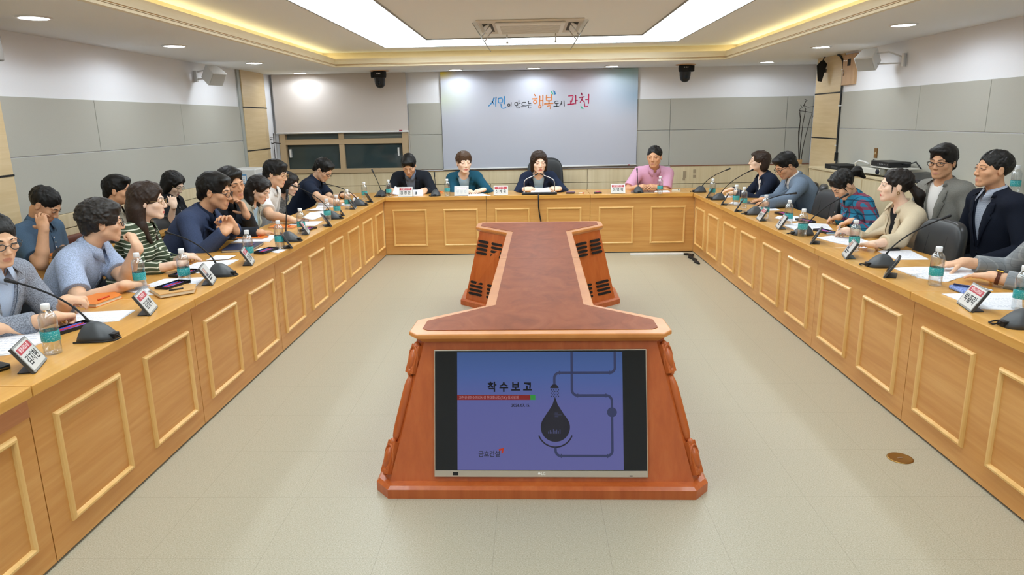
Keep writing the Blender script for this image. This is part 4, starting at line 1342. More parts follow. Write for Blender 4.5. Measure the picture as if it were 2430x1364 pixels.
flat_item([(2.087, 5.16), (2.252, 5.235), (2.39, 5.129), (2.401, 4.897), (2.245, 4.696), (2.139, 4.933)], 0.7203, 0.003, 'white', 'large white sheets before the woman in the beige blazer')
flat_item([(2.275, 4.589), (2.318, 4.615), (2.502, 4.61), (2.45, 4.302), (2.257, 4.308)], 0.7203, 0.003, 'white', 'white printed sheets before the empty chair near the right edge')
flat_item([(2.114, 4.071), (2.264, 4.097), (2.573, 4.051), (2.476, 3.89), (2.211, 3.7), (2.123, 3.799)], 0.7203, 0.003, 'white', 'printed white sheets under the hands in grey checked sleeves')
flat_item([(2.048, 3.447), (2.214, 3.452), (2.441, 3.442), (2.229, 3.126), (2.059, 3.16)], 0.7203, 0.003, 'white', 'white sheets behind the near right name stand')
pen_tray((-2.091, 2.97), 70, 'black pen tray with red and blue pens at the lower left microphone')
pen_tray((-1.999, 3.715), 78, 'black pen tray with violet pens on the tan notebook')
pen_tray((-2.133, 4.125), 75, 'black pen tray with violet pens before the striped top')
pen_tray((-1.903, 4.854), 78, 'black pen tray with red pens before the name stand of the left row')
pen_tray((-1.926, 5.875), 80, 'black pen tray under the tilted name stand before the white shirt')
pen_tray((2.296, 6.409), 100, 'black pen tray by the blue grey blazer man')
pen_tray((2.32, 5.953), 100, 'black pen tray before the plaid shirt woman')
pen_tray((2.26, 5.406), 100, 'black pen tray with violet lining under the white sheets')
pen_tray((2.376, 4.686), 95, 'black pen tray before the empty chair near the right edge')
name_stand((-1.885, 2.475), 22, '환경사업소장', '김지현', 'red', 'name stand at the lower left edge with a red strip and dark lettering')
name_stand((-1.865, 3.26), 17, '건축과장', '김영주', 'red', 'name stand with a red strip before the pale blue shirt')
name_stand((-1.845, 3.89), 17, '', '', 'photo', 'grey name stand showing a small portrait photo before the striped top')
name_stand((-1.83, 4.435), 16, '건설과장', '김동환', 'red', 'name stand with a red strip before the navy blazer man')
name_stand((-1.785, 5.05), 25, '', '', 'dark', 'dark name stand seen edge on past the navy blazer')
name_stand((-1.845, 5.67), 14, '교통과장', '이상훈', 'red', 'name stand with a small red strip before the white shirted man')
name_stand((-1.8, 6.13), 26, '', '', 'dark', 'dark tilted name stand beyond the white shirted man, leaning far back')
name_stand((-1.865, 6.84), 20, '', '', 'dark', 'dark name stand before the checked blouse')
name_stand((-1.87, 7.35), 8, '', '', 'dark', 'grey name stand before the dark navy short sleeved man')
name_stand((-1.84, 7.97), 24, '', '', 'dark', 'dark name stand farthest along the left row')
name_stand((1.96, 7.92), 162, '', '', 'dark', 'dark name stand farthest along the right row')
name_stand((1.95, 7.25), 161, '', '', 'dark', 'dark name stand before the navy suited woman')
name_stand((1.945, 6.73), 160, '', '', 'dark', 'dark name stand beside the pair of close bottles')
name_stand((1.965, 6.1), 172, '도시과장', '박민수', 'red', 'name stand with a red strip before the blue grey blazer man')
name_stand((1.97, 5.63), 169, '', '', 'photo', 'grey name stand showing a small photo before the empty chair')
name_stand((1.98, 4.96), 156, '', '', 'dark', 'dark name stand before the plaid shirt woman')
name_stand((1.98, 4.42), 164, '', '', 'photo', 'grey name stand showing a red toned photo before the beige blazer')
name_stand((1.98, 3.89), 150, '', '', 'dark', 'dark name stand right of the near right microphone')
name_stand((2.0, 3.185), 168, '상하수도사업소장', '박종락', 'red', 'name stand with a red strip nearest the camera in the right row')
name_stand((-1.537, 8.45), -90, '건설도시국장', '김 정 운', 'red', 'name stand with a red strip before the man in the dark suit', up=True)
name_stand((-0.855, 8.45), -90, '행정복지국장', '성 영 주', 'pale', 'name stand with lettering paled by painted screen glare before the teal blazer', up=True)
name_stand((-0.377, 8.45), -90, '과천시장', '신 계 용', 'red', 'name stand with a red strip beside the twin microphones', up=True)
name_stand((1.036, 8.45), -90, '경제문화국장', '이 병 락', 'red', 'name stand with a red strip left of the pink shirt man', up=True)
microphone((-1.88, 2.83), (-2.25, 2.873, 0.966), 180, 'desk microphone at the lower left, pointing at the grey jacket man')
microphone((-1.89, 4.09), (-2.3, 4.305, 0.949), 180, 'desk microphone before the striped top woman')
microphone((-1.89, 5.32), (-1.901, 5.38, 1.079), 180, 'desk microphone with an upright neck before the pale grey blazer')
microphone((-1.9, 6.58), (-2.3, 6.715, 1.024), 180, 'desk microphone before the checked blouse, neck leaning left')
microphone((-1.9, 7.63), (-2.3, 7.757, 0.947), 180, 'desk microphone before the dark navy short sleeved man')
microphone((-1.86, 8.56), (-1.953, 8.62, 1.018), 90, 'desk microphone in the back left table corner, neck upright')
microphone((-1.18, 8.53), (-1.191, 8.59, 0.973), 90, 'desk microphone between the dark suit and the teal blazer')
microphone((1.29, 8.53), (1.278, 8.59, 0.98), 90, 'desk microphone before the man in the pink shirt')
microphone((2.02, 8.5), (2.3, 8.342, 0.997), 0, 'desk microphone in the back right table corner')
microphone((2.03, 7.68), (2.3, 7.478, 1.043), 0, 'desk microphone raised to the navy suited woman')
microphone((2.04, 6.46), (2.35, 6.364, 0.918), 0, 'desk microphone with a low neck before the blue grey blazer')
microphone((2.05, 5.3), (2.35, 5.324, 1.006), 0, 'desk microphone reaching to the plaid shirt woman')
microphone((2.07, 4.13), (2.4, 4.1, 1.011), 0, 'desk microphone before the empty chair near the right edge')
microphone((2.06, 2.89), (2.4, 3.226, 0.967), 0, 'desk microphone cut by the right edge')
# ------------------------------------------------------------------ one-off things on the tables
ZT = .7203
t = thing('card_case', 'black phone case lying at the lower left edge behind the name stand', 'case', (-2.06, 2.40, ZT), R(65))
sball(MB(), (0, 0, .010), (.085, .045, .010), .25, .3).build('case_shell', M_BLACK, t)
MB().tube([(-.07, -.046, .010), (.07, -.046, .010)], .002, 6).build('zip', M_BRASS, t)
# twin microphone stand of the chairwoman
t = thing('twin_microphone', 'twin gooseneck microphone stand on a long black base before the navy suit woman', 'microphone', (.09, 8.50, ZT))
sball(MB(), (0, 0, .012), (.215, .055, .013), .3, .3).build('base', M_BLACK, t)
for s in (-1, 1):
    MB().tube([(s * .185, .0, .02), (s * .185, .005, .09), (s * .184, .01, .145), (s * .172, .012, .172), (s * .14, .02, .195), (s * .085, .045, .215), (s * .03, .07, .238)], .0055, 8).build('gooseneck', M_CHROME, t)
    MB().tube([(s * .05, .06, .229), (s * .03, .07, .238), (s * .012, .08, .247)], [.006, .0085, .007], 10).build('capsule', M_BLACK, t)
    b = MB().lathe([(.013, .022), (.012, .034), (.008, .036)], 14, (s * .185, 0, 0))
    b.build('neck_socket', M_CHROME, t)
t = thing('hanging_cable', 'black cable hanging down the front of the back table', 'cable', (.09, 8.40, .6))
MB().tube([(-.01, .06, .125), (-.012, .012, .124), (-.013, -.002, .10), (-.012, .0, -.02), (.0, .02, -.12), (.025, .025, -.25), (.05, .03, -.42), (.06, .02, -.57), (.10, -.02, -.595)], .008, 8).build('cable', M_BLACK, t)
t = thing('phone_wallet', 'small dark phone wallet right of the twin microphones', 'wallet', (.47, 8.56, ZT), R(-10))
MB().b2((-.05, -.035, 0), (.05, .035, .012)).build('lower_half', M_BLACK, t, bevel=.003)
MB().prism([(-.05, -.035), (.05, -.035), (.05, .035), (-.05, .035)], .013, .022).build('upper_half', mat('mauve_wallet', '#6A4A58', .5), t, bevel=.003)
MB().tube([(.05, 0, .008), (.08, -.02, .005), (.11, -.01, .005)], .003, 6).build('strap', M_BLACK, t)
t = thing('marker_pen', 'short white and red marker lying right of the phone wallet', 'pen', (.60, 8.53, ZT), R(12))
MB().tube([(-.03, 0, .007), (.015, 0, .007)], .006, 8).build('barrel', M_WHITEP, t)
MB().tube([(.015, 0, .007), (.035, 0, .007)], .0065, 8).build('marker_cap', M_RED, t)
t = thing('pen_tray', 'small black pen tray between the twin microphones and the right name stand', 'pen tray', (.80, 8.52, ZT))
MB().b2((-.045, -.03, 0), (.045, .03, .016)).build('tray', M_BLACK, t, bevel=.003)
for k, c in enumerate(('#C8242C', '#7A3FA8')):
    MB().tube([(-.03, -.008 + .016 * k, .018), (.03, -.008 + .016 * k, .018)], .004, 8).build('pen', mat('pen_ink%d' % (1 - k)), t)
t = thing('tent_card', 'small white folded card beside the dark suit man on the back table', 'card', (-1.40, 8.58, ZT))
MB().prism([(-.03, 0), (.03, 0), (.0, .072)], -.06, .06, tf=lambda p: Vector((p.z, p.x, p.y))).build('card', M_PAP, t)
MB().b2((-.028, -.0285, .02), (-.012, -.022, .05)).build('card_print', mat('card_grey', '#5A6A78', .6), t)
t = thing('glasses_cloth', 'blue checked cloth folded beside the hands in grey checked sleeves', 'cloth', (2.20, 3.50, ZT + .0))
mc = mat('blue_check_cloth', '#4A68C0', .85)
n = NT(mc)
xyz = n.sep(n.coords())
ga = n.math('LESS_THAN', n.math('FRACT', n.math('MULTIPLY', xyz[0], 62)), .3)
gb = n.math('LESS_THAN', n.math('FRACT', n.math('MULTIPLY', xyz[1], 62)), .3)
n.color(n.mix(n.math('MULTIPLY', n.math('ADD', ga, gb), .5), '#8FA4DC', '#2C3F8C'))
sball(MB(), (0, 0, .009), (.055, .075, .009), .3, .35, tf=lambda v: v + Vector((0, 0, .003 * sin(v.x * 60) * sin(v.y * 50) if v.z > .01 else 0))).build('folded_cloth', mc, t)
t = thing('ballpoint_pen', 'navy pen lying across the blue checked cloth', 'pen', (2.215, 3.48, ZT + .0215))
MB().tube([(-.05, .07, .004), (.035, -.04, .004)], .0055, 8).build('barrel', mat('navy_pen', '#27305C', .3), t)
MB().tube([(.035, -.04, .004), (.055, -.066, .004), (.06, -.072, .004)], [.0055, .004, .001], 8).build('pen_tip', M_CHROME, t)
t = thing('plastic_wrapper', 'crumpled clear wrapper beside the dark name stand near the right edge', 'wrapper', (2.12, 3.83, ZT))
rng = random.Random(4)
b = MB()
g = 7
vs = [Vector((-.035 + .07 * i / (g - 1) + rng.uniform(-.004, .004), -.03 + .06 * j / (g - 1) + rng.uniform(-.004, .004), .004 + rng.uniform(0, .014))) for i in range(g) for j in range(g)]
b.add(vs, [(i * g + j, (i + 1) * g + j, (i + 1) * g + j + 1, i * g + j + 1) for i in range(g - 1) for j in range(g - 1)])
b.build('film', mbot, t)

def held_sheet(label, P, bend=.012):
    c = sum((Vector(p) for p in P), Vector()) / 4
    t = thing('paper_stack', label, 'papers', c)
    b = MB(); vs = []; n_ = 8
    for i in range(n_ + 1):
        for j in range(n_ + 1):
            u, v = i / n_, j / n_
            p = Vector(P[0]).lerp(Vector(P[1]), u).lerp(Vector(P[3]).lerp(Vector(P[2]), u), v)
            vs.append(p - c + Vector((0, bend * sin(pi * u), -bend * sin(pi * u))))
    b.add(vs, [(i * (n_ + 1) + j, (i + 1) * (n_ + 1) + j, (i + 1) * (n_ + 1) + j + 1, i * (n_ + 1) + j + 1) for i in range(n_) for j in range(n_)], 0, True)
    o = b.build('sheet', M_PAP, t)
    md = o.modifiers.new('thickness', 'SOLIDIFY'); md.thickness = .0008
held_sheet('printed sheets held in both hands behind the twin microphones', [(-.005, 8.74, .785), (.215, 8.74, .785), (.235, 8.62, .735), (-.015, 8.62, .735)])
held_sheet('sheet of paper held upright by the dark suit man at the back table', [(-1.715, 8.74, .825), (-1.60, 8.76, .80), (-1.62, 8.66, .735), (-1.735, 8.64, .74)])
# ------------------------------------------------------------------ black office chairs
M_LEATH = mat('black_leather', '#232527', .38, spec=.5)
n = NT(M_LEATH)
n.bump(n.noise(n.coords(), 160, 3), .12, .001)
_chair = {}
CHAIR_LABELS = []
def make_chair_proto(big):
    t = thing('office_chair', 'chair', 'chair', (0, 0, 0))
    w = .265 if big else .235
    hb = .33 if big else .215
    zc = .42 + hb + .012
    sball(MB(), (.02, 0, .348), (.245, w, .045), .45, .4, 32, 14).build('seat', M_LEATH, t)
    def bend(v):
        z = v.z - .4
        return Vector((v.x - .25 - .16 * z + .9 * (v.y ** 2) * .55, v.y * (1 - .12 * z), v.z))
    sball(MB(), (0, 0, zc), (.045, w, hb), .5, .5, 36, 22, tf=bend).build('backrest', M_LEATH, t)
    b = MB()
    for y in (-.10, .10):
        pts = []
        for k in range(12):
            z = zc - hb * .93 + 2 * hb * .93 * k / 11
            v = bend(Vector((.043 * (1 - (abs(z - zc) / hb) ** 4) ** .5 if abs(z - zc) < hb else 0, y, z)))
            pts.append(v)
        b.tube(pts, .0035, 6)
    b.build('seam', M_BLACKM, t)
    for s in (-1, 1):
        b = MB()
        b.tube([(.12, s * .25, .345), (.14, s * .285, .49), (.08, s * .29, .535), (-.14, s * .29, .535), (-.20, s * .28, .50)], .016, 8)
        b.build('armrest', M_BLACK, t)
    MB().lathe([(.03, .06), (.03, .22), (.022, .22), (.022, .305), (.09, .305), (.09, .32)], 16).build('gas_column', M_DGREY, t)
    for k in range(5):
        a = 2 * pi * k / 5 + .3
        b = MB().tube([(0, 0, .10), (.16 * cos(a), .16 * sin(a), .085), (.28 * cos(a), .28 * sin(a), .068)], [.026, .02, .015], 8)
        b.build('base_leg', M_BLACK, t)
        MB().lathe([(.027, -.012), (.03, -.006), (.03, .006), (.027, .012)], 14, (.28 * cos(a), .28 * sin(a), .03), axis=(-sin(a), cos(a), 0)).build('caster', M_BLACKM, t)
    return t
def make_chair(x, y, face, label, big=False, own=None):
    if big not in _chair:
        _chair[big] = make_chair_proto(big)
        o = _chair[big]
    else:
        o = copy_tree(_chair[big])
    o.location = (x, y, 0)
    o.rotation_euler = (0, 0, R(face))
    if own:
        o['label'] = own
    else:
        o['label'] = ('high backed black leather chair under ' if big else 'black leather chair under ') + label
        w = o['label'].split()
        if len(w) > 16:
            o['label'] = ' '.join(w[:16])
    if not big:
        o['group'] = 'black leather chairs around the tables'
    return o
# ------------------------------------------------------------------ people: smooth bodies grown from blended shapes
A_ = lambda *v: np.array(v, float)
def nrm(v):
    return v / (np.linalg.norm(v) + 1e-12)

class Field:
    """signed distance grid"""
    def __init__(s, lo, hi, h):
        s.lo = np.array(lo, float); s.h = h
        s.n = np.ceil((np.array(hi) - s.lo) / h).astype(int) + 1
        s.D = np.full(s.n, 10.0, np.float32)
        s.ax = [(s.lo[i] + h * np.arange(s.n[i])).astype(np.float32) for i in range(3)]
    def blk(s, lo, hi):
        i0 = np.clip(np.floor((np.array(lo) - s.lo) / s.h).astype(int), 0, s.n)
        i1 = np.clip(np.ceil((np.array(hi) - s.lo) / s.h).astype(int) + 1, 0, s.n)
        if (i1 <= i0).any():
            return None
        sl = tuple(slice(a, b) for a, b in zip(i0, i1))
        X = s.ax[0][sl[0]][:, None, None]; Y = s.ax[1][sl[1]][None, :, None]; Z = s.ax[2][sl[2]][None, None, :]
        return sl, X, Y, Z
    def put(s, sl, d, k, mode):
        a = s.D[sl]
        if mode == 'u':
            if k > 0:
                t = np.clip(.5 + .5 * (a - d) / k, 0, 1)
                s.D[sl] = a + (d - a) * t - k * t * (1 - t)
            else:
                s.D[sl] = np.minimum(a, d)
        else:
            d = -d
            if k > 0:
                t = np.clip(.5 - .5 * (a - d) / k, 0, 1)
                s.D[sl] = a + (d - a) * t + k * t * (1 - t)
            else:
                s.D[sl] = np.maximum(a, d)
    def cap(s, a, b, ra, rb=None, k=.02, mode='u', cut=None, flat=None):
        rb = ra if rb is None else rb
        a = np.asarray(a, float); b = np.asarray(b, float)
        m = max(ra, rb) + k + 2 * s.h
        q = s.blk(np.minimum(a, b) - m, np.maximum(a, b) + m)
        if q is None: return s
        sl, X, Y, Z = q
        ab = b - a; L2 = ab @ ab + 1e-12
        px, py, pz = X - a[0], Y - a[1], Z - a[2]
        t = np.clip((px * ab[0] + py * ab[1] + pz * ab[2]) / L2, 0, 1)
        qx, qy, qz = px - t * ab[0], py - t * ab[1], pz - t * ab[2]
        if flat is not None:      # squash: (axis, factor)
            f, fac = flat
            dd = (qx * f[0] + qy * f[1] + qz * f[2]) * (1 / fac - 1)
            qx, qy, qz = qx + f[0] * dd, qy + f[1] * dd, qz + f[2] * dd
        d = np.sqrt(qx * qx + qy * qy + qz * qz) - (ra + (rb - ra) * t)
        if cut is not None:
            c, nn = cut
            d = np.maximum(d, (X - c[0]) * nn[0] + (Y - c[1]) * nn[1] + (Z - c[2]) * nn[2])
        s.put(sl, d.astype(np.float32), k, mode)
        return s
    def ell(s, c, r, R_=None, k=.02, mode='u', cut=None):
        c = np.asarray(c, float); r = np.asarray(r, float)
        m = (np.sqrt(((R_ * r) ** 2).sum(1)) if R_ is not None else r) + k + 2 * s.h
        q = s.blk(c - m, c + m)
        if q is None: return s
        sl, X, Y, Z = q
        px, py, pz = X - c[0], Y - c[1], Z - c[2]
        if R_ is not None:
            px, py, pz = (px * R_[0, 0] + py * R_[1, 0] + pz * R_[2, 0], px * R_[0, 1] + py * R_[1, 1] + pz * R_[2, 1], px * R_[0, 2] + py * R_[1, 2] + pz * R_[2, 2])
        k0 = np.sqrt((px / r[0]) ** 2 + (py / r[1]) ** 2 + (pz / r[2]) ** 2)
        k1 = np.sqrt((px / r[0] ** 2) ** 2 + (py / r[1] ** 2) ** 2 + (pz / r[2] ** 2) ** 2) + 1e-9
        d = k0 * (k0 - 1) / k1
        if cut is not None:
            cc, nn = cut
            d = np.maximum(d, (X - cc[0]) * nn[0] + (Y - cc[1]) * nn[1] + (Z - cc[2]) * nn[2])
        s.put(sl, d.astype(np.float32), k, mode)
        return s
    def box(s, c, hf, R_, rnd, k=.01, mode='u'):
        c = np.asarray(c, float); hf = np.asarray(hf, float)
        m = (np.abs(R_) * hf).sum(1) + k + 2 * s.h
        q = s.blk(c - m, c + m)
        if q is None: return s
        sl, X, Y, Z = q
        px, py, pz = X - c[0], Y - c[1], Z - c[2]
        px, py, pz = (px * R_[0, 0] + py * R_[1, 0] + pz * R_[2, 0], px * R_[0, 1] + py * R_[1, 1] + pz * R_[2, 1], px * R_[0, 2] + py * R_[1, 2] + pz * R_[2, 2])
        qx, qy, qz = np.abs(px) - (hf[0] - rnd), np.abs(py) - (hf[1] - rnd), np.abs(pz) - (hf[2] - rnd)
        d = np.sqrt(np.maximum(qx, 0) ** 2 + np.maximum(qy, 0) ** 2 + np.maximum(qz, 0) ** 2) + np.minimum(np.maximum(qx, np.maximum(qy, qz)), 0) - rnd
        s.put(sl, d.astype(np.float32), k, mode)
        return s
    def half(s, c, nn, mode='s'):
        """remove everything on the side the normal points to"""
        X = s.ax[0][:, None, None]; Y = s.ax[1][None, :, None]; Z = s.ax[2][None, None, :]
        d = (X - c[0]) * nn[0] + (Y - c[1]) * nn[1] + (Z - c[2]) * nn[2]
        s.D = np.maximum(s.D, d.astype(np.float32))
        return s
    def wave(s, amp, freq, seed, aniso=None, nw=7):
        rng = np.random.RandomState(seed)
        X = s.ax[0][:, None, None]; Y = s.ax[1][None, :, None]; Z = s.ax[2][None, None, :]
        acc = 0
        for i in range(nw):
            v = rng.normal(size=3)
            if aniso is not None:     # waves run across this axis
                v = v - aniso * (v @ aniso) * .85
            v = nrm(v) * freq * rng.uniform(.6, 1.5)
            acc = acc + np.sin(X * v[0] + Y * v[1] + Z * v[2] + rng.uniform(0, 6.28)).astype(np.float32)
        s.D = np.where(s.D < 5, s.D + amp * acc / math.sqrt(nw), s.D)
        return s
    def at(s, P):
        i = np.clip(np.round((np.asarray(P) - s.lo) / s.h).astype(int), 0, s.n - 1)
        return s.D[i[0], i[1], i[2]]
    def hit(s, p, d, far=.3):
        """first surface point marching from p along d"""
        p = np.asarray(p, float); d = nrm(np.asarray(d, float))
        t = 0; st = s.h * .5; last = 1
        while t < far:
            v = s.at(p + d * t)
            if v < 0:
                return p + d * (t - st * .5)
            t += st
        return None
    def mesh(s):
        D = s.D
        ins = D < 0
        if not ins.any():
            return np.zeros((0, 3)), np.zeros((0, 4), int)
        w = np.argwhere(ins)
        a = np.maximum(w.min(0) - 2, 0); b = np.minimum(w.max(0) + 3, s.n)
        D = np.minimum(D[a[0]:b[0], a[1]:b[1], a[2]:b[2]], s.h * 1.5)
        # keep the border outside
        D = D.copy()
        for ax in range(3):
            for e in (0, -1):
                ix = [slice(None)] * 3; ix[ax] = e
                D[tuple(ix)] = np.maximum(D[tuple(ix)], s.h)
        ins = D < 0
        n = np.array(D.shape)
        c = np.zeros(n - 1, np.int8)
        for dx in (0, 1):
            for dy in (0, 1):
                for dz in (0, 1):
                    c += ins[dx:n[0] - 1 + dx, dy:n[1] - 1 + dy, dz:n[2] - 1 + dz]
        cells = np.argwhere((c > 0) & (c < 8))
        idx = np.full(n - 1, -1, np.int64)
        idx[cells[:, 0], cells[:, 1], cells[:, 2]] = np.arange(len(cells))
        off = np.array([(x, y, z) for x in (0, 1) for y in (0, 1) for z in (0, 1)])
        V = np.stack([D[cells[:, 0] + o[0], cells[:, 1] + o[1], cells[:, 2] + o[2]] for o in off], 1)
        acc = np.zeros((len(cells), 3)); cnt = np.zeros(len(cells))
        for i in range(8):
            for j in range(i + 1, 8):
                if np.abs(off[i] - off[j]).sum() == 1:
                    va, vb = V[:, i], V[:, j]
                    mk = (va < 0) != (vb < 0)
                    t = np.where(mk, va / np.where(mk, va - vb, 1), 0)
                    acc += (off[i] + t[:, None] * (off[j] - off[i])) * mk[:, None]
                    cnt += mk
        P = (cells + acc / cnt[:, None] + a) * s.h + s.lo
        quads = []
        for ax in range(3):
            o = [0, 0, 0]; o[ax] = 1
            A0 = ins[:n[0] - o[0], :n[1] - o[1], :n[2] - o[2]]
            A1 = ins[o[0]:, o[1]:, o[2]:]
            e = np.argwhere(A0 != A1)
            b1, b2 = (ax + 1) % 3, (ax + 2) % 3
            ok = (e[:, b1] > 0) & (e[:, b2] > 0) & (e[:, b1] < n[b1] - 1) & (e[:, b2] < n[b2] - 1)
            e = e[ok]
            def I(d1, d2):
                q = e.copy(); q[:, b1] += d1; q[:, b2] += d2
                return idx[q[:, 0], q[:, 1], q[:, 2]]
            Q = np.stack([I(-1, -1), I(0, -1), I(0, 0), I(-1, 0)], 1)
            fl_ = ~A0[e[:, 0], e[:, 1], e[:, 2]]
            Q[fl_] = Q[fl_][:, ::-1]
            quads.append(Q)
        return P, np.concatenate(quads)
    def build(s, name, mats, parent, paint=None):
        P, Q = s.mesh()
        me = bpy.data.meshes.new(name)
        nv, nq = len(P), len(Q)
        me.vertices.add(nv); me.loops.add(nq * 4); me.polygons.add(nq)
        me.vertices.foreach_set('co', P.astype(np.float32).ravel())
        me.loops.foreach_set('vertex_index', Q.astype(np.int32).ravel())
        me.polygons.foreach_set('loop_start', np.arange(0, nq * 4, 4, dtype=np.int32))
        me.polygons.foreach_set('use_smooth', np.ones(nq, bool))
        for m in (mats if isinstance(mats, (list, tuple)) else [mats]):
            me.materials.append(m)
        if paint is not None:
            me.polygons.foreach_set('material_index', paint(P[Q].mean(1)).astype(np.int32))
        me.update(calc_edges=True)
        me.validate()
        o = bpy.data.objects.new(name, me)
        COL.objects.link(o)
        o.parent = parent
        return o

# skin, hair and cloth
def skin(name, col):
    m = mat('skin_' + name, col, .5, spec=.35, sss=.12)
    n = NT(m)
    f = n.noise(n.coords(), 26, 4, .6)
    c = S(col)
    n.color(n.ramp(f, [(.3, tuple(x * .93 for x in c[:3]) + (1,)), (.7, tuple(min(1, x * 1.05) for x in c[:3]) + (1,))]))
    return m
SKIN = {'fair': skin('fair', '#F0CDB4'), 'mid': skin('mid', '#E4B897'), 'tan': skin('tan', '#D6A37E')}
LIPS = {'f': mat('lips_red', '#C4685F', .4), 'm': mat('lips_plain', '#C98C78', .45)}
def hairm(name, col):
    m = mat('hair_' + name, col, .46, spec=.38)
    n = NT(m)
    f = n.noise(n.coords((1, 1, .3)), 330, 4, .65, .4)
    c = S(col)
    n.color(n.ramp(f, [(.3, tuple(x * .55 for x in c[:3]) + (1,)), (.72, tuple(x * 1.35 for x in c[:3]) + (1,))]))
    n.bump(f, .4, .002)
    return m
HAIR = {'black': hairm('black', '#100E0C'), 'soft': hairm('soft', '#1C1613'), 'brown': hairm('brown', '#33241B'), 'grey': hairm('grey', '#2E2A27'), 'chestnut': hairm('chestnut', '#4E3726')}
def cloth(name, col, amt=.12, sc=350, rough=.85):
    m = fabric('cloth_' + name, col, rough, sc, amt)
    return m
def stripes(name, a, b, per, duty, axis=2):
    m = mat('cloth_' + name, a, .85, spec=.2)
    n = NT(m)
    xyz = n.sep(n.coords())
    wob = n.math('MULTIPLY', n.noise(n.coords(), 7, 1), .02)
    fr = n.math('FRACT', n.math('DIVIDE', n.math('ADD', n.math('ADD', xyz[axis], wob), 5.0), per))
    n.color(n.mix(n.math('LESS_THAN', fr, duty), a, b))
    return m
def plaid(name, base, l1, l2, per, w=.22, soft=.5):
    m = mat('cloth_' + name, base, .85, spec=.2)
    n = NT(m)
    xyz = n.sep(n.coords())
    wob = n.math('MULTIPLY', n.noise(n.coords(), 5, 1), .03)
    c = base
    s_ = n.math('ADD', xyz[0], xyz[1])
    def band(v, p, o, ww):
        return n.math('LESS_THAN', n.math('FRACT', n.math('ADD', n.math('DIVIDE', n.math('ADD', v, wob), p), 20 + o)), ww)
    c = n.mix(n.math('MULTIPLY', band(s_, per, 0, w), soft), base, l1)
    c = n.mix(n.math('MULTIPLY', band(xyz[2], per, .2, w), soft), c, l1)
    c = n.mix(n.math('MULTIPLY', band(s_, per, .5, w * .4), soft), c, l2)
    c = n.mix(n.math('MULTIPLY', band(xyz[2], per, .6, w * .4), soft), c, l2)
    n.color(c)
    return m
CL = {
    'tweed': cloth('tweed', '#8A909C', .45, 260), 'sky': cloth('sky', '#B9CCE8', .05), 'seersucker': cloth('seersucker', '#A9B7D2', .28, 240),
    'green_stripe': stripes('green_stripe', '#47523E', '#D8DAC8', .026, .24), 'navy_blazer': cloth('navy_blazer', '#3C4762', .25), 'darknavy': cloth('darknavy', '#1E2638', .2),
    'black': cloth('black', '#1B1C20', .2), 'charcoal': cloth('charcoal', '#2C2F36', .2), 'sage': cloth('sage', '#B9B8A8', .08), 'white': cloth('white', '#E4E2DF', .03),
    'check_bw': plaid('check_bw', '#D8D6D0', '#3A3A3C', '#3A3A3C', .016, .4, .8), 'navy': cloth('navy', '#232C42', .2), 'polo': cloth('polo', '#4A6076', .18), 'olive': cloth('olive', '#A39A88', .1),
    'suit': cloth('suit', '#20242C', .2), 'greyblue': cloth('greyblue', '#78849A', .1), 'teal': cloth('teal', '#1F5166', .15), 'paleblue': cloth('paleblue', '#A9C6DC', .06),
    'pink': cloth('pink', '#D5A2BE', .07), 'blazerblue': cloth('blazerblue', '#6F7F92', .22), 'plaid': plaid('plaid', '#2E7FA0', '#8C3446', '#22344A', .10, .20, .8), 'beige': cloth('beige', '#CFC0A4', .06),
    'greycheck': plaid('greycheck', '#878C90', '#A4A8AA', '#6F7478', .07, .12, .6), 'greyblazer': cloth('greyblazer', '#83827C', .16), 'midnight': cloth('midnight', '#181D2A', .2), 'shirtcheck': plaid('shirtcheck', '#B9C0CC', '#8A94A6', '#8A94A6', .012, .4, .6),
    'trouser': cloth('trouser', '#22252B', .2)}
M_EYE = mat('eye_white', '#DED6CE', .2)
M_IRIS = mat('eye_iris', '#1A100B', .1)
M_LASH = mat('eye_lash', '#1C1411', .6)
M_SHOE = mat('shoe_leather', '#15120F', .35)

def frame(az, pitch=0, roll=0):
    """columns: right, forward, up"""
    a, p, r = R(az), R(pitch), R(roll)
    f = A_(cos(a) * cos(p), sin(a) * cos(p), -sin(p))
    rt = nrm(np.cross(f, A_(0, 0, 1))); up = np.cross(rt, f)
    return np.stack([rt * cos(r) + up * sin(r), f, -rt * sin(r) + up * cos(r)], 1)

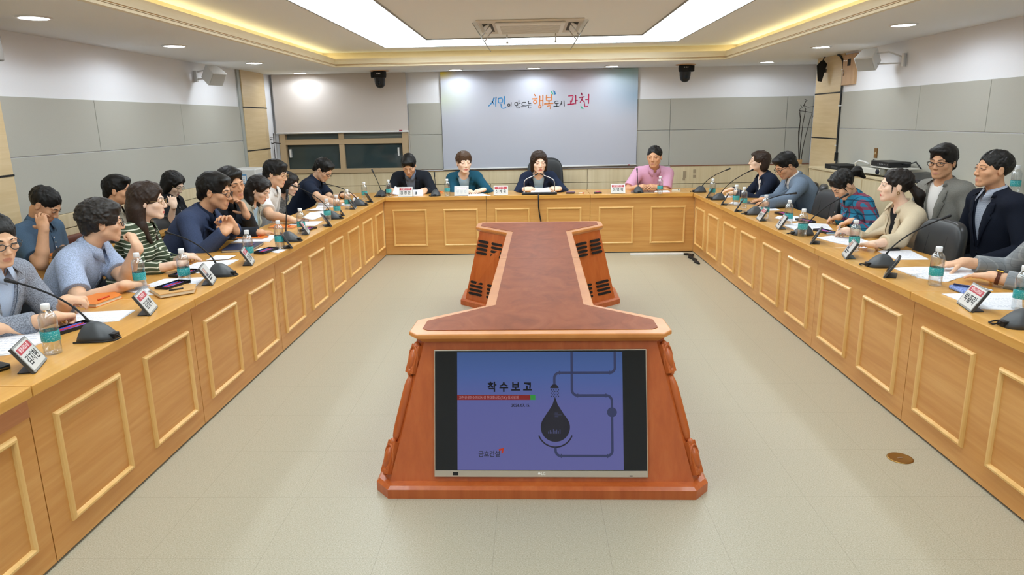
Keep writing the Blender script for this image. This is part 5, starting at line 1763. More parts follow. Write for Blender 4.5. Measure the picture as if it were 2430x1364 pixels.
POSES = {  # curl of the three joints for index..little, thumb (out, curl)
    'flat': ((6, 8, 6), (4, 8, 6), (5, 10, 6), (8, 12, 8), 35, 8),
    'rest': ((18, 26, 16), (20, 30, 18), (24, 32, 20), (28, 34, 20), 30, 20),
    'fist': ((68, 88, 50), (72, 90, 50), (74, 90, 50), (76, 88, 50), 5, 55),
    'pen': ((42, 48, 22), (52, 60, 30), (62, 70, 40), (68, 76, 40), 12, 35),
    'hold': ((40, 45, 25), (45, 50, 30), (50, 52, 30), (54, 54, 30), 20, 20),
    'cheek': ((10, 18, 14), (14, 24, 18), (22, 40, 28), (30, 50, 30), 40, 15),
}
def hand(F, w, d, nrmal, side, pose, sc=1.0):
    d = nrm(d); nn = nrm(nrmal - d * (nrmal @ d))
    t = np.cross(d, nn) * side           # thumb side (side=+1 right hand)
    Rm = np.stack([t, d, nn], 1)
    F.box(w + d * .046 * sc, A_(.040, .047, .0145) * sc, Rm, .0135 * sc, k=.012)
    F.cap(w - d * .02 * sc, w + d * .02 * sc, .027 * sc, .026 * sc, k=.015, flat=(nn, .78))
    P = POSES[pose]
    for i, (o, L, r_) in enumerate(((.0305, .070, .0086), (.0105, .078, .0088), (-.0095, .072, .0084), (-.0285, .056, .0074))):
        b = w + (d * (.086 - .004 * abs(i - 1)) + t * o) * sc
        sp = R((6, 1, -4, -10)[i])
        cur = d * cos(sp) + t * sin(sp)
        ang = 0
        for sfr, c_ in zip((.46, .30, .24), P[i]):
            ang += R(c_)
            v = cur * cos(ang) + nn * sin(ang)
            e = b + v * L * sfr * sc
            F.cap(b, e, r_ * sc, r_ * .92 * sc, k=.0025)
            b = e; r_ *= .93
    out, cu = P[4], P[5]
    b = w + (d * .022 + t * .030 + nn * .006) * sc
    v = nrm(d * cos(R(out + 12)) + t * sin(R(out + 12)) + nn * .28)
    e = b + v * .040 * sc
    F.cap(b, e, .0145 * sc, .0115 * sc, k=.008)
    v2 = nrm(v * cos(R(cu)) + nrm(d * .35 + nn * .75 - t * .55) * sin(R(cu)))
    e2 = e + v2 * .030 * sc
    F.cap(e, e2, .0112 * sc, .0102 * sc, k=.004)
    v3 = nrm(v2 * cos(R(cu * .6)) + nrm(d * .3 + nn * .5 - t * .7) * sin(R(cu * .6)))
    F.cap(e2, e2 + v3 * .022 * sc, .0100 * sc, .0085 * sc, k=.003)

def elbow(S_, W_, hint, l1, l2):
    d = W_ - S_
    L = np.linalg.norm(d)
    if L > (l1 + l2) * .985:
        s = L / ((l1 + l2) * .985); l1 *= s; l2 *= s
    u = d / L
    a = (l1 * l1 - l2 * l2 + L * L) / (2 * L)
    h = math.sqrt(max(1e-8, l1 * l1 - a * a))
    q = nrm(hint - u * (hint @ u))
    return S_ + u * a + q * h
def person(label, hip, face, head, look, skin_='mid', sex='m', hair='short', hcol='black', top='shirt', c1='white', c2=None, sleeve='long',
           hands=(None, None), glasses=None, size=1.0, mouth=0, cuff=.014, h=None, seed=1, watch=None, extra=None, chair=True, badge=None, sw=None):
    """hip (x, y, z) world; face: azimuth of the torso; head: world centre; look: (azimuth, pitch down, roll);
    hands: for right and left (wrist, direction, palm normal, pose, elbow hint) in world terms"""
    root = thing('person', label, 'person', (hip[0], hip[1], 0))
    O_ = A_(hip[0], hip[1], 0)
    H = A_(0, 0, hip[2])
    C = A_(*head) - O_
    near = math.hypot(head[0], head[1]) < 5.6
    h = h or (.0042 if near else .0052)
    hf = frame(*look)
    sz = size * (1.0 if sex == 'm' else .95)
    g = 1.0 * sz
    tf0 = frame(face)
    upg = nrm(C - H)
    U_ = nrm(.6 * upg + .4 * hf[:, 2])
    N = C - U_ * .152 * g - hf[:, 1] * .034 * g * cos(R(look[1]))
    Tu = nrm(N - H)
    Tf = nrm(tf0[:, 1] - Tu * (tf0[:, 1] @ Tu))
    Tr = np.cross(Tf, Tu)
    TM = np.stack([Tr, Tf, Tu], 1)
    L = np.linalg.norm(N - H)
    sw = sw or (.172 if sex == 'm' else .152) * sz
    SH = {1: N - Tu * .060 * g + Tr * sw, -1: N - Tu * .060 * g - Tr * sw}
    T = lambda x, y, z: H + Tr * x + Tf * y + Tu * z
    hd = lambda x, y, z: C + hf @ (A_(x, y, z) * g)
    # arms
    ARM = {}
    l1, l2 = .285 * sz, .245 * sz
    for sd, hn in zip((1, -1), hands):
        if hn is None:
            W_ = T(sd * .19, .25, .10); hn = (W_ + O_, Tf * .9 - Tu * .4, -Tu - .3 * Tr * sd, 'rest', None)
        W_ = A_(*hn[0]) - O_
        hint = A_(*hn[4]) if hn[4] is not None else nrm(Tr * sd * .5 - Tu * .9 - Tf * .25)
        # let the shoulder follow a reaching arm
        v = W_ - SH[sd]
        ln = np.linalg.norm(v)
        reach = max(0, ln - (l1 + l2) * .96)
        SH[sd] = SH[sd] + nrm(v) * min(reach, .07)
        E = elbow(SH[sd], W_, hint, l1, l2)
        ARM[sd] = (SH[sd], E, W_, hn)
    pts = np.array([H, N, C, T(.2, .15, 0), T(-.2, -.15, 0)] + [p for a in ARM.values() for p in a[:3]])
    lo, hi = pts.min(0) - .24, pts.max(0) + .24
    lo[2] = max(lo[2], H[2] - .16)
    hi[2] = max(hi[2], C[2] + .16)
    F = Field(lo, hi, h)
    def torso(G, o, kk=.05):
        f = sex == 'f'
        G.ell(T(0, 0, .0), A_(.165 if not f else .17, .115, .115) * sz + o, TM, k=0)
        G.ell(T(0, .005, .30 * L), A_(.148 if not f else .128, .108 if not f else .095, .26 * L / .5) * A_(sz, sz, 1) + o, TM, k=kk)
        G.ell(T(0, .0, .66 * L), A_(.162 if not f else .142, .112 if not f else .1, .17) * sz + o, TM, k=kk)
        G.cap(ARM[1][0] - Tr * .03, ARM[-1][0] + Tr * .03, .056 * sz + o, k=kk)
        for sd in (1, -1):
            G.cap(N - Tu * .015, ARM[sd][0] - Tr * sd * .04 + Tu * .012, .043 * sz + o * .8, .046 * sz + o, k=.04)
            if f:
                G.ell(T(sd * .065, .085, .62 * L), A_(.062, .05, .06) * sz + o, TM, k=.04)
    # -------- body
    torso(F, -.004)
    F.cap(N - Tu * .03, C + hf @ (A_(0, -.022, -.06) * g), .053 * g * (.84 if sex == 'f' else 1), .049 * g * (.84 if sex == 'f' else 1), k=.025)
    rA = .050 * sz if sex == 'm' else .042 * sz
    for sd, (s_, e_, w_, hn) in ARM.items():
        F.cap(s_, e_, rA, rA * .82, k=.02)
        F.cap(e_, e_ + (w_ - e_) * .35, rA * .82, rA * .80, k=.01)
        F.cap(e_ + (w_ - e_) * .3, w_, rA * .80, rA * .56, k=.01)
        hand(F, w_, A_(*hn[1]), A_(*hn[2]), sd, hn[3], .97 * sz if sex == 'm' else .93 * sz)
    # -------- head
    E_ = lambda c, r, k, mode='u', R2=None: F.ell(hd(*c), A_(*r) * g, hf if R2 is None else hf @ R2, k=k * g, mode=mode)
    K_ = lambda a, b, r1, r2, k, mode='u': F.cap(hd(*a), hd(*b), r1 * g, r2 * g, k=k * g, mode=mode)
    fj = .92 if sex == 'f' else 1.0
    E_((0, -.015, .033), (.075, .094, .082), .02)
    E_((0, .020, -.030), (.064, .068, .074), .03)
    K_((.046 * fj, .005, -.052), (.018 * fj, .062, -.094), .020, .016, .02)
    K_((-.046 * fj, .005, -.052), (-.018 * fj, .062, -.094), .020, .016, .02)
    E_((0, .066, -.096), (.020, .017, .014), .014)
    for s in (1, -1):
        E_((s * .041, .054, -.022), (.024, .022, .02), .016)
        E_((s * .033, .098, .004), (.019, .016, .010), .010, 's')
        E_((s * .032, .078, .003), (.015, .0095, .0105), .004)
        E_((s * .076, -.008, -.006), (.009, .019, .031), .004, R2=np.array([[1, .25 * s, 0], [-.25 * s, 1, 0], [0, 0, 1.]]))
        E_((s * .088, -.004, -.002), (.008, .010, .018), .004, 's')
        K_((s * .012, .082, .022), (s * .046, .072, .022), .0085, .007, .010)
    K_((0, .083, .010), (0, .1015, -.030), .0075, .0105, .010)
    for s in (1, -1):
        E_((s * .0105, .094, -.035), (.0085, .010, .0075), .005)
        E_((s * .006, .1005, -.0425), (.0035, .004, .003), .002, 's')
    E_((0, .0765, -.066), (.027, .013, .018), .012)
    for s in (1, -1):
        K_((0, .0862, -.0632), (s * .020, .0795, -.0660), .0045, .0030, .004)
        K_((0, .0850, -.0728), (s * .016, .0795, -.0705), .0052, .0034, .004)
    if mouth:
        E_((0, .094, -.0685), (.013, .010, .0055), .003, 's')
    else:
        K_((0, .0915, -.0680), (.020, .0835, -.0685), .0016, .0014, .002, 's'); K_((0, .0915, -.0680), (-.020, .0835, -.0685), .0016, .0014, .002, 's')
    inv = hf.T / g
    def paint(P):
        q = (P - C) @ inv.T
        lip = ((q[:, 0] / .0205) ** 2 + ((q[:, 2] + .0682) / .0088) ** 2 < 1) & (q[:, 1] > .07)
        return lip.astype(int)
    body = F.build('body', [SKIN[skin_], LIPS[sex]], root, paint)
    # -------- eyes, brows
    fw = hf[:, 1]
    for s in (1, -1):
        p = hd(s * .032, .0785, .002)
        q = F.hit(hd(s * .032, .14, .002), -fw, .12)
        if q is not None:
            e = MB()
            c = q - fw * .0062 * g
            rot = Matrix([list(r_) for r_ in hf])
            e.ball(c, (.0132 * g, .0076 * g, .0038 * g), 0, 14, rot=rot)
            e.ball(q - fw * .0026 * g + hf[:, 0] * .001, (.0050 * g, .0043 * g, .0038 * g), 1, 10, rot=rot)
            e.build('eye', [M_EYE, M_IRIS], root)
            b = MB()
            pt = []
            for k in range(7):
                u = -1 + k / 3
                z_ = .0062 - .0045 * u * u - (.0012 * u * s)
                qq = F.hit(hd(s * .032 + u * .0155, .14, z_), -fw, .12)
                if qq is not None:
                    pt.append(qq + fw * .0007)
            if len(pt) > 2:
                b.tube(pt, [.0013] + [.0019] * (len(pt) - 2) + [.001], 6)
                b.build('eyelid_line', M_LASH, root)
        b = MB()
        pt = []
        for k in range(6):
            u = k / 5
            qq = F.hit(hd(s * (.013 + .036 * u), .14, .0235 + .0032 * sin(u * 2.6)), -fw, .12)
            if qq is not None:
                pt.append(qq + fw * .0006)
        if len(pt) > 2:
            b.tube(pt, [.0018, .0026, .0027, .0024, .0018, .001][:len(pt)], 6)
            b.build('eyebrow', HAIR[hcol], root)
    # -------- hair
    hl = hd(0, 0, 0) - .22; hh = hd(0, 0, 0) + .22
    if hair in ('long', 'pony', 'midlong'):
        hl = hl - A_(.08, .08, .22); hh = hh + A_(.08, .08, 0)
    HF = Field(hl, hh, .0042 if near else .005)
    X_ = lambda c, r, k=.012, mode='u', R2=None: HF.ell(hd(*c), A_(*r) * g, hf if R2 is None else hf @ R2, k=k * g, mode=mode)
    Y_ = lambda a, b, r1, r2, k=.012, mode='u': HF.cap(hd(*a), hd(*b), r1 * g, r2 * g, k=k * g, mode=mode)
    B_ = lambda c, hf2, rnd=.02, k=.01, mode='s': HF.box(hd(*c), A_(*hf2) * g, hf, rnd * g, k=k * g, mode=mode)
    t = {'short': .010, 'crop': .006, 'full': .014, 'curly': .018, 'pony': .008, 'bob': .014, 'long': .014, 'midlong': .012, 'updo': .012}.get(hair, .012)
    tx = t * (.45 if hair in ('short', 'full', 'crop') else 1)
    X_((0, -.017, .035), (.075 + tx, .094 + t, .082 + t), 0)
    if hair in ('full', 'curly', 'short'):
        X_((0, -.005, .075), (.068 + t * .6, .088, .045 + t), .02)
    X_((0, .128, -.030), (.076, .085, .112), .008, 's')
    B_((0, .075, -.095), (.15, .085, .085))
    B_((0, -.05, -.175), (.15, .16, .105))
    for s in (1, -1):
        X_((s * .088, -.002, -.014), (.020, .026, .036), .006, 's')
    if hair in ('short', 'full', 'curly'):
        X_((.014, .062, .088), (.056, .026 + t * .4, .022), .02)
        X_((-.03, .056, .084), (.036, .024, .022), .02)
        X_((0, -.085, -.03), (.058, .030, .045), .02)
    if hair == 'fringe' or hair == 'updo':
        for i in range(7):
            x = -.056 + .0187 * i
            Y_((x * .8, .060, .085), (x, .082 - abs(x) * .35, .034 + .006 * ((i * 7) % 3)), .017, .009, .008)
        X_((0, -.085, -.02), (.062, .034, .05), .02)
        X_((0, -.005, .075), (.078, .09, .052), .02)
    if hair in ('bob', 'midlong', 'long'):
        ln = {'bob': -.085, 'midlong': -.10, 'long': -.10}[hair]
        tk = (extra or {}).get('tuck', 0)
        for s in (1, -1):
            if tk:
                X_((s * .060, -.050, -.020), (.030, .048, .080), .02)
                Y_((s * .070, .020, .05), (s * .078, -.028, -.012), .012, .010, .015)
            else:
                X_((s * .066, -.020, -.015), (.027, .062, .082), .02)
                Y_((s * .076, -.002, .03), (s * .074, -.010, ln), .018, .016, .02)
        X_((0, -.070, -.02), (.074, .046, .09), .03)
        for k_ in range(3):
            e_ = .010 * k_
            Y_((-.018, .050 - e_, .102), (.034, .078 - e_, .074), .014, .013, .010); Y_((.034, .078 - e_, .074), (.068, .050 - e_, .030), .013, .009, .010)
            Y_((-.022, .050 - e_, .102), (-.050, .064 - e_, .070), .014, .012, .010); Y_((-.050, .064 - e_, .070), (-.070, .042 - e_, .026), .012, .009, .010)
        X_((0, -.01, .078), (.074, .088, .045), .02)
    if hair in ('long', 'midlong'):
        dn = A_(0, 0, -1)
        d2 = nrm(dn + .12 * Tf)
        ll = .20 if hair == 'long' else .13
        for s, fw_ in ((1, .03), (-1, .03)):
            a = hd(s * .068, -.045, -.05)
            HF.cap(a, a + d2 * ll * .55 + Tr * s * .010, .030 * g, .030 * g, k=.03)
            HF.cap(a + d2 * ll * .5 + Tr * s * .010, a + d2 * ll + Tf * (fw_ if hair == 'long' else -.01), .028 * g, .012 * g, k=.02)
        a = hd(0, -.085, -.04)
        HF.cap(a, a + dn * ll * 1.0 - Tf * .01, .058 * g, .046 * g, k=.03)
        for s in (1, -1):
            a = hd(s * .05, -.07, -.05)
            HF.cap(a, a + dn * ll * .95, .044 * g, .03 * g, k=.03)
        # keep the face clear
        X_((0, .125, -.045), (.062, .082, .094), .008, 's')
    if hair == 'pony':
        for i in range(7):
            x = -.05 + .0167 * i
            Y_((x * .9, .045, .098), (x * 1.1, .070 - abs(x) * .5, .070 - abs(x) * .1), .012, .008, .012)
        for s in (1, -1):
            Y_((s * .074, .035, .03), (s * .076, .035, -.045), .008, .003, .01)
    # locks of hair lying along the head
    rng = np.random.RandomState(seed * 7 + 1)
    if hair != 'curly':
        nl = 190 if near else 120
        for i in range(nl):
            ph = rng.uniform(0, 2 * pi); z0 = rng.uniform(-.15, 1.0)
            rr_ = math.sqrt(max(0, 1 - z0 * z0))
            d0 = A_(rr_ * cos(ph), rr_ * sin(ph), z0)
            if d0[1] > .35 and z0 < .72: continue
            c0 = A_(0, -.017, .035)
            rad = A_(.075 + tx, .094 + t, .082 + t)
            crown = A_(.15, -.45, .9)
            fl = d0 - crown * (d0 @ crown) / (crown @ crown)
            tg = nrm(d0 * .0 + (d0 - crown) - d0 * ((d0 - crown) @ d0))
            p0 = c0 + rad * d0 * .985
            d1 = nrm(d0 + tg * rng.uniform(.35, .6))
            p1 = c0 + rad * d1 * rng.uniform(.985, 1.015)
            if p1[2] < -.055 or (p1[1] > .06 and p1[2] < .066): continue
            Y_(p0, p1, rng.uniform(.0055, .009), rng.uniform(.0025, .004), .006)
    else:
        for i in range(150):
            ph = rng.uniform(0, 2 * pi); z0 = rng.uniform(-.35, 1.0)
            rr_ = math.sqrt(max(0, 1 - z0 * z0))
            d0 = A_(rr_ * cos(ph), rr_ * sin(ph), z0)
            if d0[1] > .3 and z0 < .66: continue
            p0 = A_(0, -.017, .035) + A_(.075 + t, .094 + t, .082 + t) * d0
            sd_ = nrm(rng.normal(size=3)); sd_ = nrm(sd_ - d0 * (sd_ @ d0))
            if p0[2] < -.05: continue
            Y_(p0 - sd_ * .012, p0 + sd_ * .012 + d0 * .003, .008, .006, .005)
    hax = hf[:, 1] * .6 + hf[:, 2] * .5
    HF.wave(.0008 if hair != 'curly' else .0016, 420 if hair != 'curly' else 260, seed, nrm(hax) if hair != 'curly' else None)
    HF.build('hair', HAIR[hcol], root)
    if hair == 'pony':
        a = hd(*(extra or {}).get('tail0', (0, -.112, .035)))
        G = Field(a - .32, a + .32, .005)
        mid, end = hd(*(extra or {}).get('tail1', (0, -.165, -.02))), hd(*(extra or {}).get('tail2', (0, -.165, -.15)))
        G.cap(a, mid, .024, .036, k=.01); G.cap(mid, end, .036, .012, k=.02)
        G.wave(.0025, 200, seed + 3, nrm(end - a))
        G.build('ponytail', HAIR[hcol], root)
        b = MB()
        d = nrm(mid - a)
        b.lathe([(.020, -.008), (.027, -.004), (.027, .004), (.020, .008)], 18, a, axis=d)
        b.build('hair_tie', M_BLACK, root)
    # -------- spectacles
    if glasses:
        mg = {'dark': M_BLACK, 'wire': mat('gold_wire', '#A88A5A', .3, .8), 'grey': M_DGREY}[glasses]
        rr = .0013 if glasses == 'wire' else .0020
        b = MB()
        for s in (1, -1):
            b.tube([hd(s * .034 + .0235 * cos(a), .102 - .010 * abs(cos(a)) * (cos(a) * s > 0), -.002 + .0185 * sin(a) * (1 if glasses == 'wire' else (.85 if sin(a) < 0 else .8))) for a in [2 * pi * k / 22 for k in range(22)]], rr * g, 6, closed=True)
            b.tube([hd(s * .057, .093, .003), hd(s * .072, .075, .006), hd(s * .080, .01, .006), hd(s * .081, -.015, -.004)], rr * g, 6)
        b.tube([hd(-.012, .104, .002), hd(0, .106, .004), hd(.012, .104, .002)], rr * g, 6)
        b.build('glasses', mg, root)
    # -------- clothes
    hc = .0055 if near else .0062
    def sleeve_(G, o, kind, flare=1.0):
        for sd, (s_, e_, w_, hn) in ARM.items():
            d1 = nrm(e_ - s_)
            if kind == 'short':
                end = s_ + (e_ - s_) * .74
                G.cap(s_, e_, rA + o + .006, rA + o + .010, k=.03, cut=(end, d1))
            elif kind == 'long':
                d2 = nrm(w_ - e_)
                ee = w_ - d2 * cuff
                G.cap(s_, e_, rA + o, rA * .9 + o, k=.03)
                G.cap(e_, w_, rA * .9 + o, rA * .66 + o, k=.012, cut=(ee, d2))
            elif kind == 'three':
                d2 = nrm(w_ - e_)
                ee = e_ + (w_ - e_) * .55
                G.cap(s_, e_, rA + o, rA * .95 + o, k=.03)
                G.cap(e_, w_, rA * .95 + o, rA * .8 + o, k=.012, cut=(ee, d2))
    def cutneck(G, r_, dz=0.0, V=0.0):
        G.cap(N + Tu * (.01 + dz) + Tf * .012, N + Tu * .13 + hf[:, 1] * .02, r_, r_ + .012, k=.004, mode='s')
    def fsurf(G, x, z, off=.0):
        q = G.hit(T(x, .30, z), -Tf, .40)
        return None if q is None else q + Tf * off
    def collar(m, rad=.064, hgt=.036, tip=.05, spread=1.0, name='collar', gap=16, lift=.024, drop=.0):
        """folded shirt collar as a bent band"""
        ax_u = nrm(Tu * .8 + nrm(C - N) * .35); ax_f = nrm(Tf - ax_u * (Tf @ ax_u)); ax_r = np.cross(ax_f, ax_u)
        b = MB()
        n_ = 30
        rows = []
        for i in range(n_ + 1):
            u = -1 + 2 * i / n_
            th = u * R(180 - gap)
            fr_ = abs(u) ** 3
            c_, s_ = -cos(th), sin(th)
            topz = hgt * (1 - .45 * fr_) - .010 - drop
            rt_ = rad * (1 - .04 * fr_)
            rb_ = rad + .019 + .012 * fr_
            botz = -.012 - tip * fr_ * spread - drop
            base = N + ax_u * lift
            top_ = base + ax_r * s_ * rt_ + ax_f * (c_ * rt_ + .012) + ax_u * topz
            bo = base + ax_r * s_ * rb_ + ax_f * (c_ * rb_ + .012 + .026 * fr_) + ax_u * botz
            sta = base + ax_r * s_ * (rad - .006) + ax_f * (c_ * (rad - .006) + .012) + ax_u * (-.03 - drop)
            rows.append([sta, top_ - (ax_r * s_ + ax_f * c_) * .002, top_ + (ax_r * s_ + ax_f * c_) * .002 + ax_u * .001, bo + (ax_r * s_ + ax_f * c_) * .002, bo - (ax_r * s_ + ax_f * c_) * .003])
        vs = [p for r_ in rows for p in r_]
        fs = []
        w = 5
        for i in range(n_):
            for k in range(w - 1):
                fs.append((i * w + k, i * w + k + 1, (i + 1) * w + k + 1, (i + 1) * w + k))
        b.add(vs, fs, 0, True)
        return b.build(name, m, root)
    G = Field(lo, hi, hc)
    m1 = CL[c1]
    o1 = .007
    if top in ('jacket', 'suit'):
        # inner shirt
        torso(G, .004)
        cutneck(G, .058 * g, dz=-.012 if sex == 'm' else -.03)
        G.half(T(0, 0, -.07), -Tu)
        G.build('shirt', CL[c2 or 'white'], root)
        shirtF = G
        J = Field(lo, hi, hc)
        torso(J, .016)
        for sd in (1, -1):
            J.ell(ARM[sd][0] + Tu * .014 - Tr * sd * .012, A_(.062, .062, .05) * sz, TM, k=.03)
        cutneck(J, .066 * g, dz=.0)
        J.half(T(0, 0, -.10), -Tu)
        vz = .30 * L
        J.wave(.0016, 46, seed)
        # open the front in a V
        X3 = J.ax[0][:, None, None] - H[0]; Y3 = J.ax[1][None, :, None] - H[1]; Z3 = J.ax[2][None, None, :] - H[2]
        xx, yy, zz = (X3 * v[0] + Y3 * v[1] + Z3 * v[2] for v in (Tr, Tf, Tu))
        wz = (.005 + .060 * np.clip((zz - vz) / (L - vz), 0, 1.3)) * g
        wd = np.maximum(np.maximum(np.abs(xx) - wz, vz - zz), .02 - yy)
        J.D = np.maximum(J.D, -wd.astype(np.float32))
        del X3, Y3, Z3, xx, yy, zz, wz, wd
        sleeve_(J, .013, 'long' if sleeve == 'long' else sleeve)
        jo = J.build('jacket', m1, root)
        # lapels lying on the chest
        for sd in (1, -1):
            rows = []
            for i in range(17):
                u = i / 16
                z_ = lerp(L - .035, vz + .01, u)
                xi = sd * (lerp(.060, .004, u ** .9)) * g
                wd = (.058 * (1 - abs(u - .30) / .30 * .25) if u < .30 else lerp(.058, .006, (u - .30) / .70)) * g
                if .20 < u < .28: wd *= .72
                ro = []
                for f in (0, .5, 1):
                    q = fsurf(J, xi + sd * (wd * f + .006), z_, .0045)
                    if q is None: break
                    ro.append(q)
                if len(ro) == 3: rows.append(ro)
            if len(rows) > 3:
                b = MB()
                vs = [p for r_ in rows for p in r_]
                vs += [p + Tf * .004 for r_ in rows for p in r_]
                mR = len(rows); fs = []
                for base in (0, mR * 3):
                    for i in range(mR - 1):
                        for k in range(2):
                            fs.append((base + i * 3 + k, base + i * 3 + k + 1, base + (i + 1) * 3 + k + 1, base + (i + 1) * 3 + k))
                M3 = mR * 3
                for i in range(mR - 1):
                    for k in (0, 2):
                        fs.append((i * 3 + k, (i + 1) * 3 + k, M3 + (i + 1) * 3 + k, M3 + i * 3 + k))
                for k in range(2):
                    fs.append((k, k + 1, M3 + k + 1, M3 + k)); fs.append((M3 - 3 + k, M3 - 2 + k, 2 * M3 - 2 + k, 2 * M3 - 3 + k))
                b.add(vs, fs, 0, True)
                b.build('lapel', m1, root)
        collar(m1, .070 * g, .030, .012, name='jacket_collar', gap=52, lift=.022)
        if c2 not in (None, 'tee', 'none') and sex == 'm' and not (extra or {}).get('tee'):
            collar(CL[c2], .060 * g, .040, .035, name='shirt_collar', gap=14)
        b = MB()
        for i in range(2):
            q = fsurf(J, .0, vz - .03 - .09 * i, .001)
            if q is not None:
                b = MB(); b.lathe([(.008, 0), (.008, .003), (0, .004)], 12, q, axis=Tf, caps=False); b.build('jacket_button', M_BLACK, root)
        if badge:
            q = fsurf(J, -.095, .70 * L, .005)
            if q is not None:
                MB().lathe([(.007, 0), (.006, .003), (0, .0035)], 14, q, axis=Tf, caps=False).build('badge', mat('badge_' + badge, {'gold': '#C8A040', 'red': '#C03030', 'white': '#E8E8E8'}[badge], .3), root)
        cuffs = 'long' if sleeve == 'long' else None
    else:
        torso(G, .011 if top != 'tee' else .009)
        sleeve_(G, .010, sleeve)
        cutneck(G, (.058 if top in ('shirt', 'polo') else .062) * g, dz=.0 if top != 'vneck' else -.02)
        G.half(T(0, 0, -.10), -Tu)
        G.wave(.0018, 42, seed)
        G.build('shirt' if top in ('shirt', 'polo') else 'blouse', m1, root)
        if top in ('shirt', 'polo'):
            collar(m1, .062 * g, .036, .045, gap=15)
            b = MB()
            pl = [fsurf(G, .0, z_, .0016) for z_ in np.linspace(L - .07, .10 if top == 'shirt' else L - .2, 9)]
            pl = [p for p in pl if p is not None]
            if len(pl) > 3:
                vs = [p + Tr * w_ + Tf * q for p in pl for w_, q in ((-.013, 0), (.013, 0), (.013, .002), (-.013, .002))]
                fs = []
                for i in range(len(pl) - 1):
                    for k in range(4):
                        k2 = (k + 1) % 4
                        fs.append((i * 4 + k, i * 4 + k2, (i + 1) * 4 + k2, (i + 1) * 4 + k))
                b.add(vs, fs); b.build('placket', m1, root)
                for p in pl[1::2]:
                    MB().lathe([(.0048, .002), (.0048, .004), (0, .0045)], 10, p, axis=Tf, caps=False).build('shirt_button', M_WHITEP if c1 not in ('pink',) else M_DGREY, root)
        if (extra or {}).get('pocket'):
            q = [fsurf(G, -.10 + x, .66 * L + z_, .002) for x, z_ in ((0, 0), (.085, 0), (.085, -.095), (0, -.095))]
            if all(p is not None for p in q):
                MB().add(q + [p + Tf * .0025 for p in q], [(0, 1, 2, 3), (7, 6, 5, 4), (0, 4, 5, 1), (1, 5, 6, 2), (2, 6, 7, 3), (3, 7, 4, 0)]).build('chest_pocket', m1, root)
        if badge:
            q = fsurf(G, -.085, .68 * L, .002)
            if q is not None:
                MB().lathe([(.008, 0), (.007, .003), (0, .0035)], 14, q, axis=Tf, caps=False).build('badge', mat('badge_' + badge, {'gold': '#C8A040', 'red': '#C03030', 'white': '#E8E8E8'}[badge], .3), root)
    # -------- lower half
    q = Field(H + A_(-.62, -.62, -hip[2] + .0), H + A_(.62, .62, .16), .013)
    q.ell(H, A_(.178, .15, .11) * sz, TM, k=0)
    f0, r0 = tf0[:, 1], tf0[:, 0]
    kn = {}
    for sd in (1, -1):
        k_ = H + f0 * .40 * sz + r0 * sd * .12 + A_(0, 0, -.05)
        an = A_(k_[0], k_[1], .10) - f0 * .05
        kn[sd] = an
        q.cap(H + r0 * sd * .085, k_, .085, .066, k=.04)
        q.cap(k_, an, .062, .05, k=.02)
    q.build('trousers', CL['trouser'], root)
    for sd in (1, -1):
        s_ = Field(kn[sd] + A_(-.26, -.26, -.11), kn[sd] + A_(.26, .26, .06), .009)
        a = kn[sd]
        s_.cap(A_(a[0], a[1], .045) - f0 * .02, A_(a[0], a[1], .036) + f0 * .14, .044, .036, k=.0)
        s_.half(A_(0, 0, .002), A_(0, 0, -1))
        s_.build('shoe', M_SHOE, root)
    # -------- a pen in the hand is a thing of its own
    if (extra or {}).get('holds'):
        sd, lb, col = extra['holds']
        s_, e_, w_, hn = ARM[sd]
        d_ = nrm(A_(*hn[1])); nn = nrm(A_(*hn[2]) - d_ * (A_(*hn[2]) @ d_)); tt = np.cross(d_, nn) * sd
        f_ = w_ + d_ * .088 + tt * .030 + nn * .028
        ax_ = nrm(d_ * .75 + A_(0, 0, -.5) - tt * .15)
        k_ = (f_[2] - .7235) / max(.2, -ax_[2])
        tip, tail = f_ + ax_ * k_, f_ + ax_ * (k_ - .145)
        pt_ = thing('pencil' if 'pencil' in lb else 'pen', lb, 'pen', tuple(O_ + tip))
        MB().tube([tail - tip, -ax_ * .012], .0042, 8).build('barrel', mat('held_' + col, {'yellow': '#E8A020', 'black': '#1C1C20', 'silver': '#B4B8BE'}[col], .35, .7 if col == 'silver' else 0), pt_)
        MB().tube([-ax_ * .012, -ax_ * .001], [.004, .0008], 8).build('point', mat('pencil_wood', '#D8B88C', .6) if col == 'yellow' else M_DGREY, pt_)
        MB().tube([tail - tip - ax_ * .012, tail - tip], .0044, 8).build('end_cap', mat('eraser_red', '#C05040', .6) if col == 'yellow' else M_CHROME, pt_)
    # -------- watch / earring
    if watch:
        sd, kind = watch
        s_, e_, w_, hn = ARM[sd]
        d2 = nrm(w_ - e_)
        c = w_ - d2 * (.022 if cuff < .03 else .03)
        nn = nrm(A_(*hn[2]) - d2 * (A_(*hn[2]) @ d2))
        tt = np.cross(d2, nn)
        r1 = rA * .66
        mband = mat('watch_band_' + kind, '#5A2E1C' if kind == 'gold' else '#16171A', .5)
        b = MB()
        ring = [c + (tt * cos(a) * (r1 + .003) + nn * sin(a) * (r1 + .0015)) for a in [2 * pi * k / 24 for k in range(24)]]
        for o in (-.006, 0, .006):
            b.tube([p + d2 * o for p in ring], .0038, 6, closed=True)
        b.build('watch_band', mband, root)
        w2 = MB().box(c - nn * (r1 + .005), (.034, .034, .008), rot=Matrix([list(r_) for r_ in np.stack([tt, d2, nn], 1)]))
        o = w2.build('watch_case', mat('watch_gold', '#B8913C', .3, .9) if kind == 'gold' else M_BLACK, root, bevel=.004)
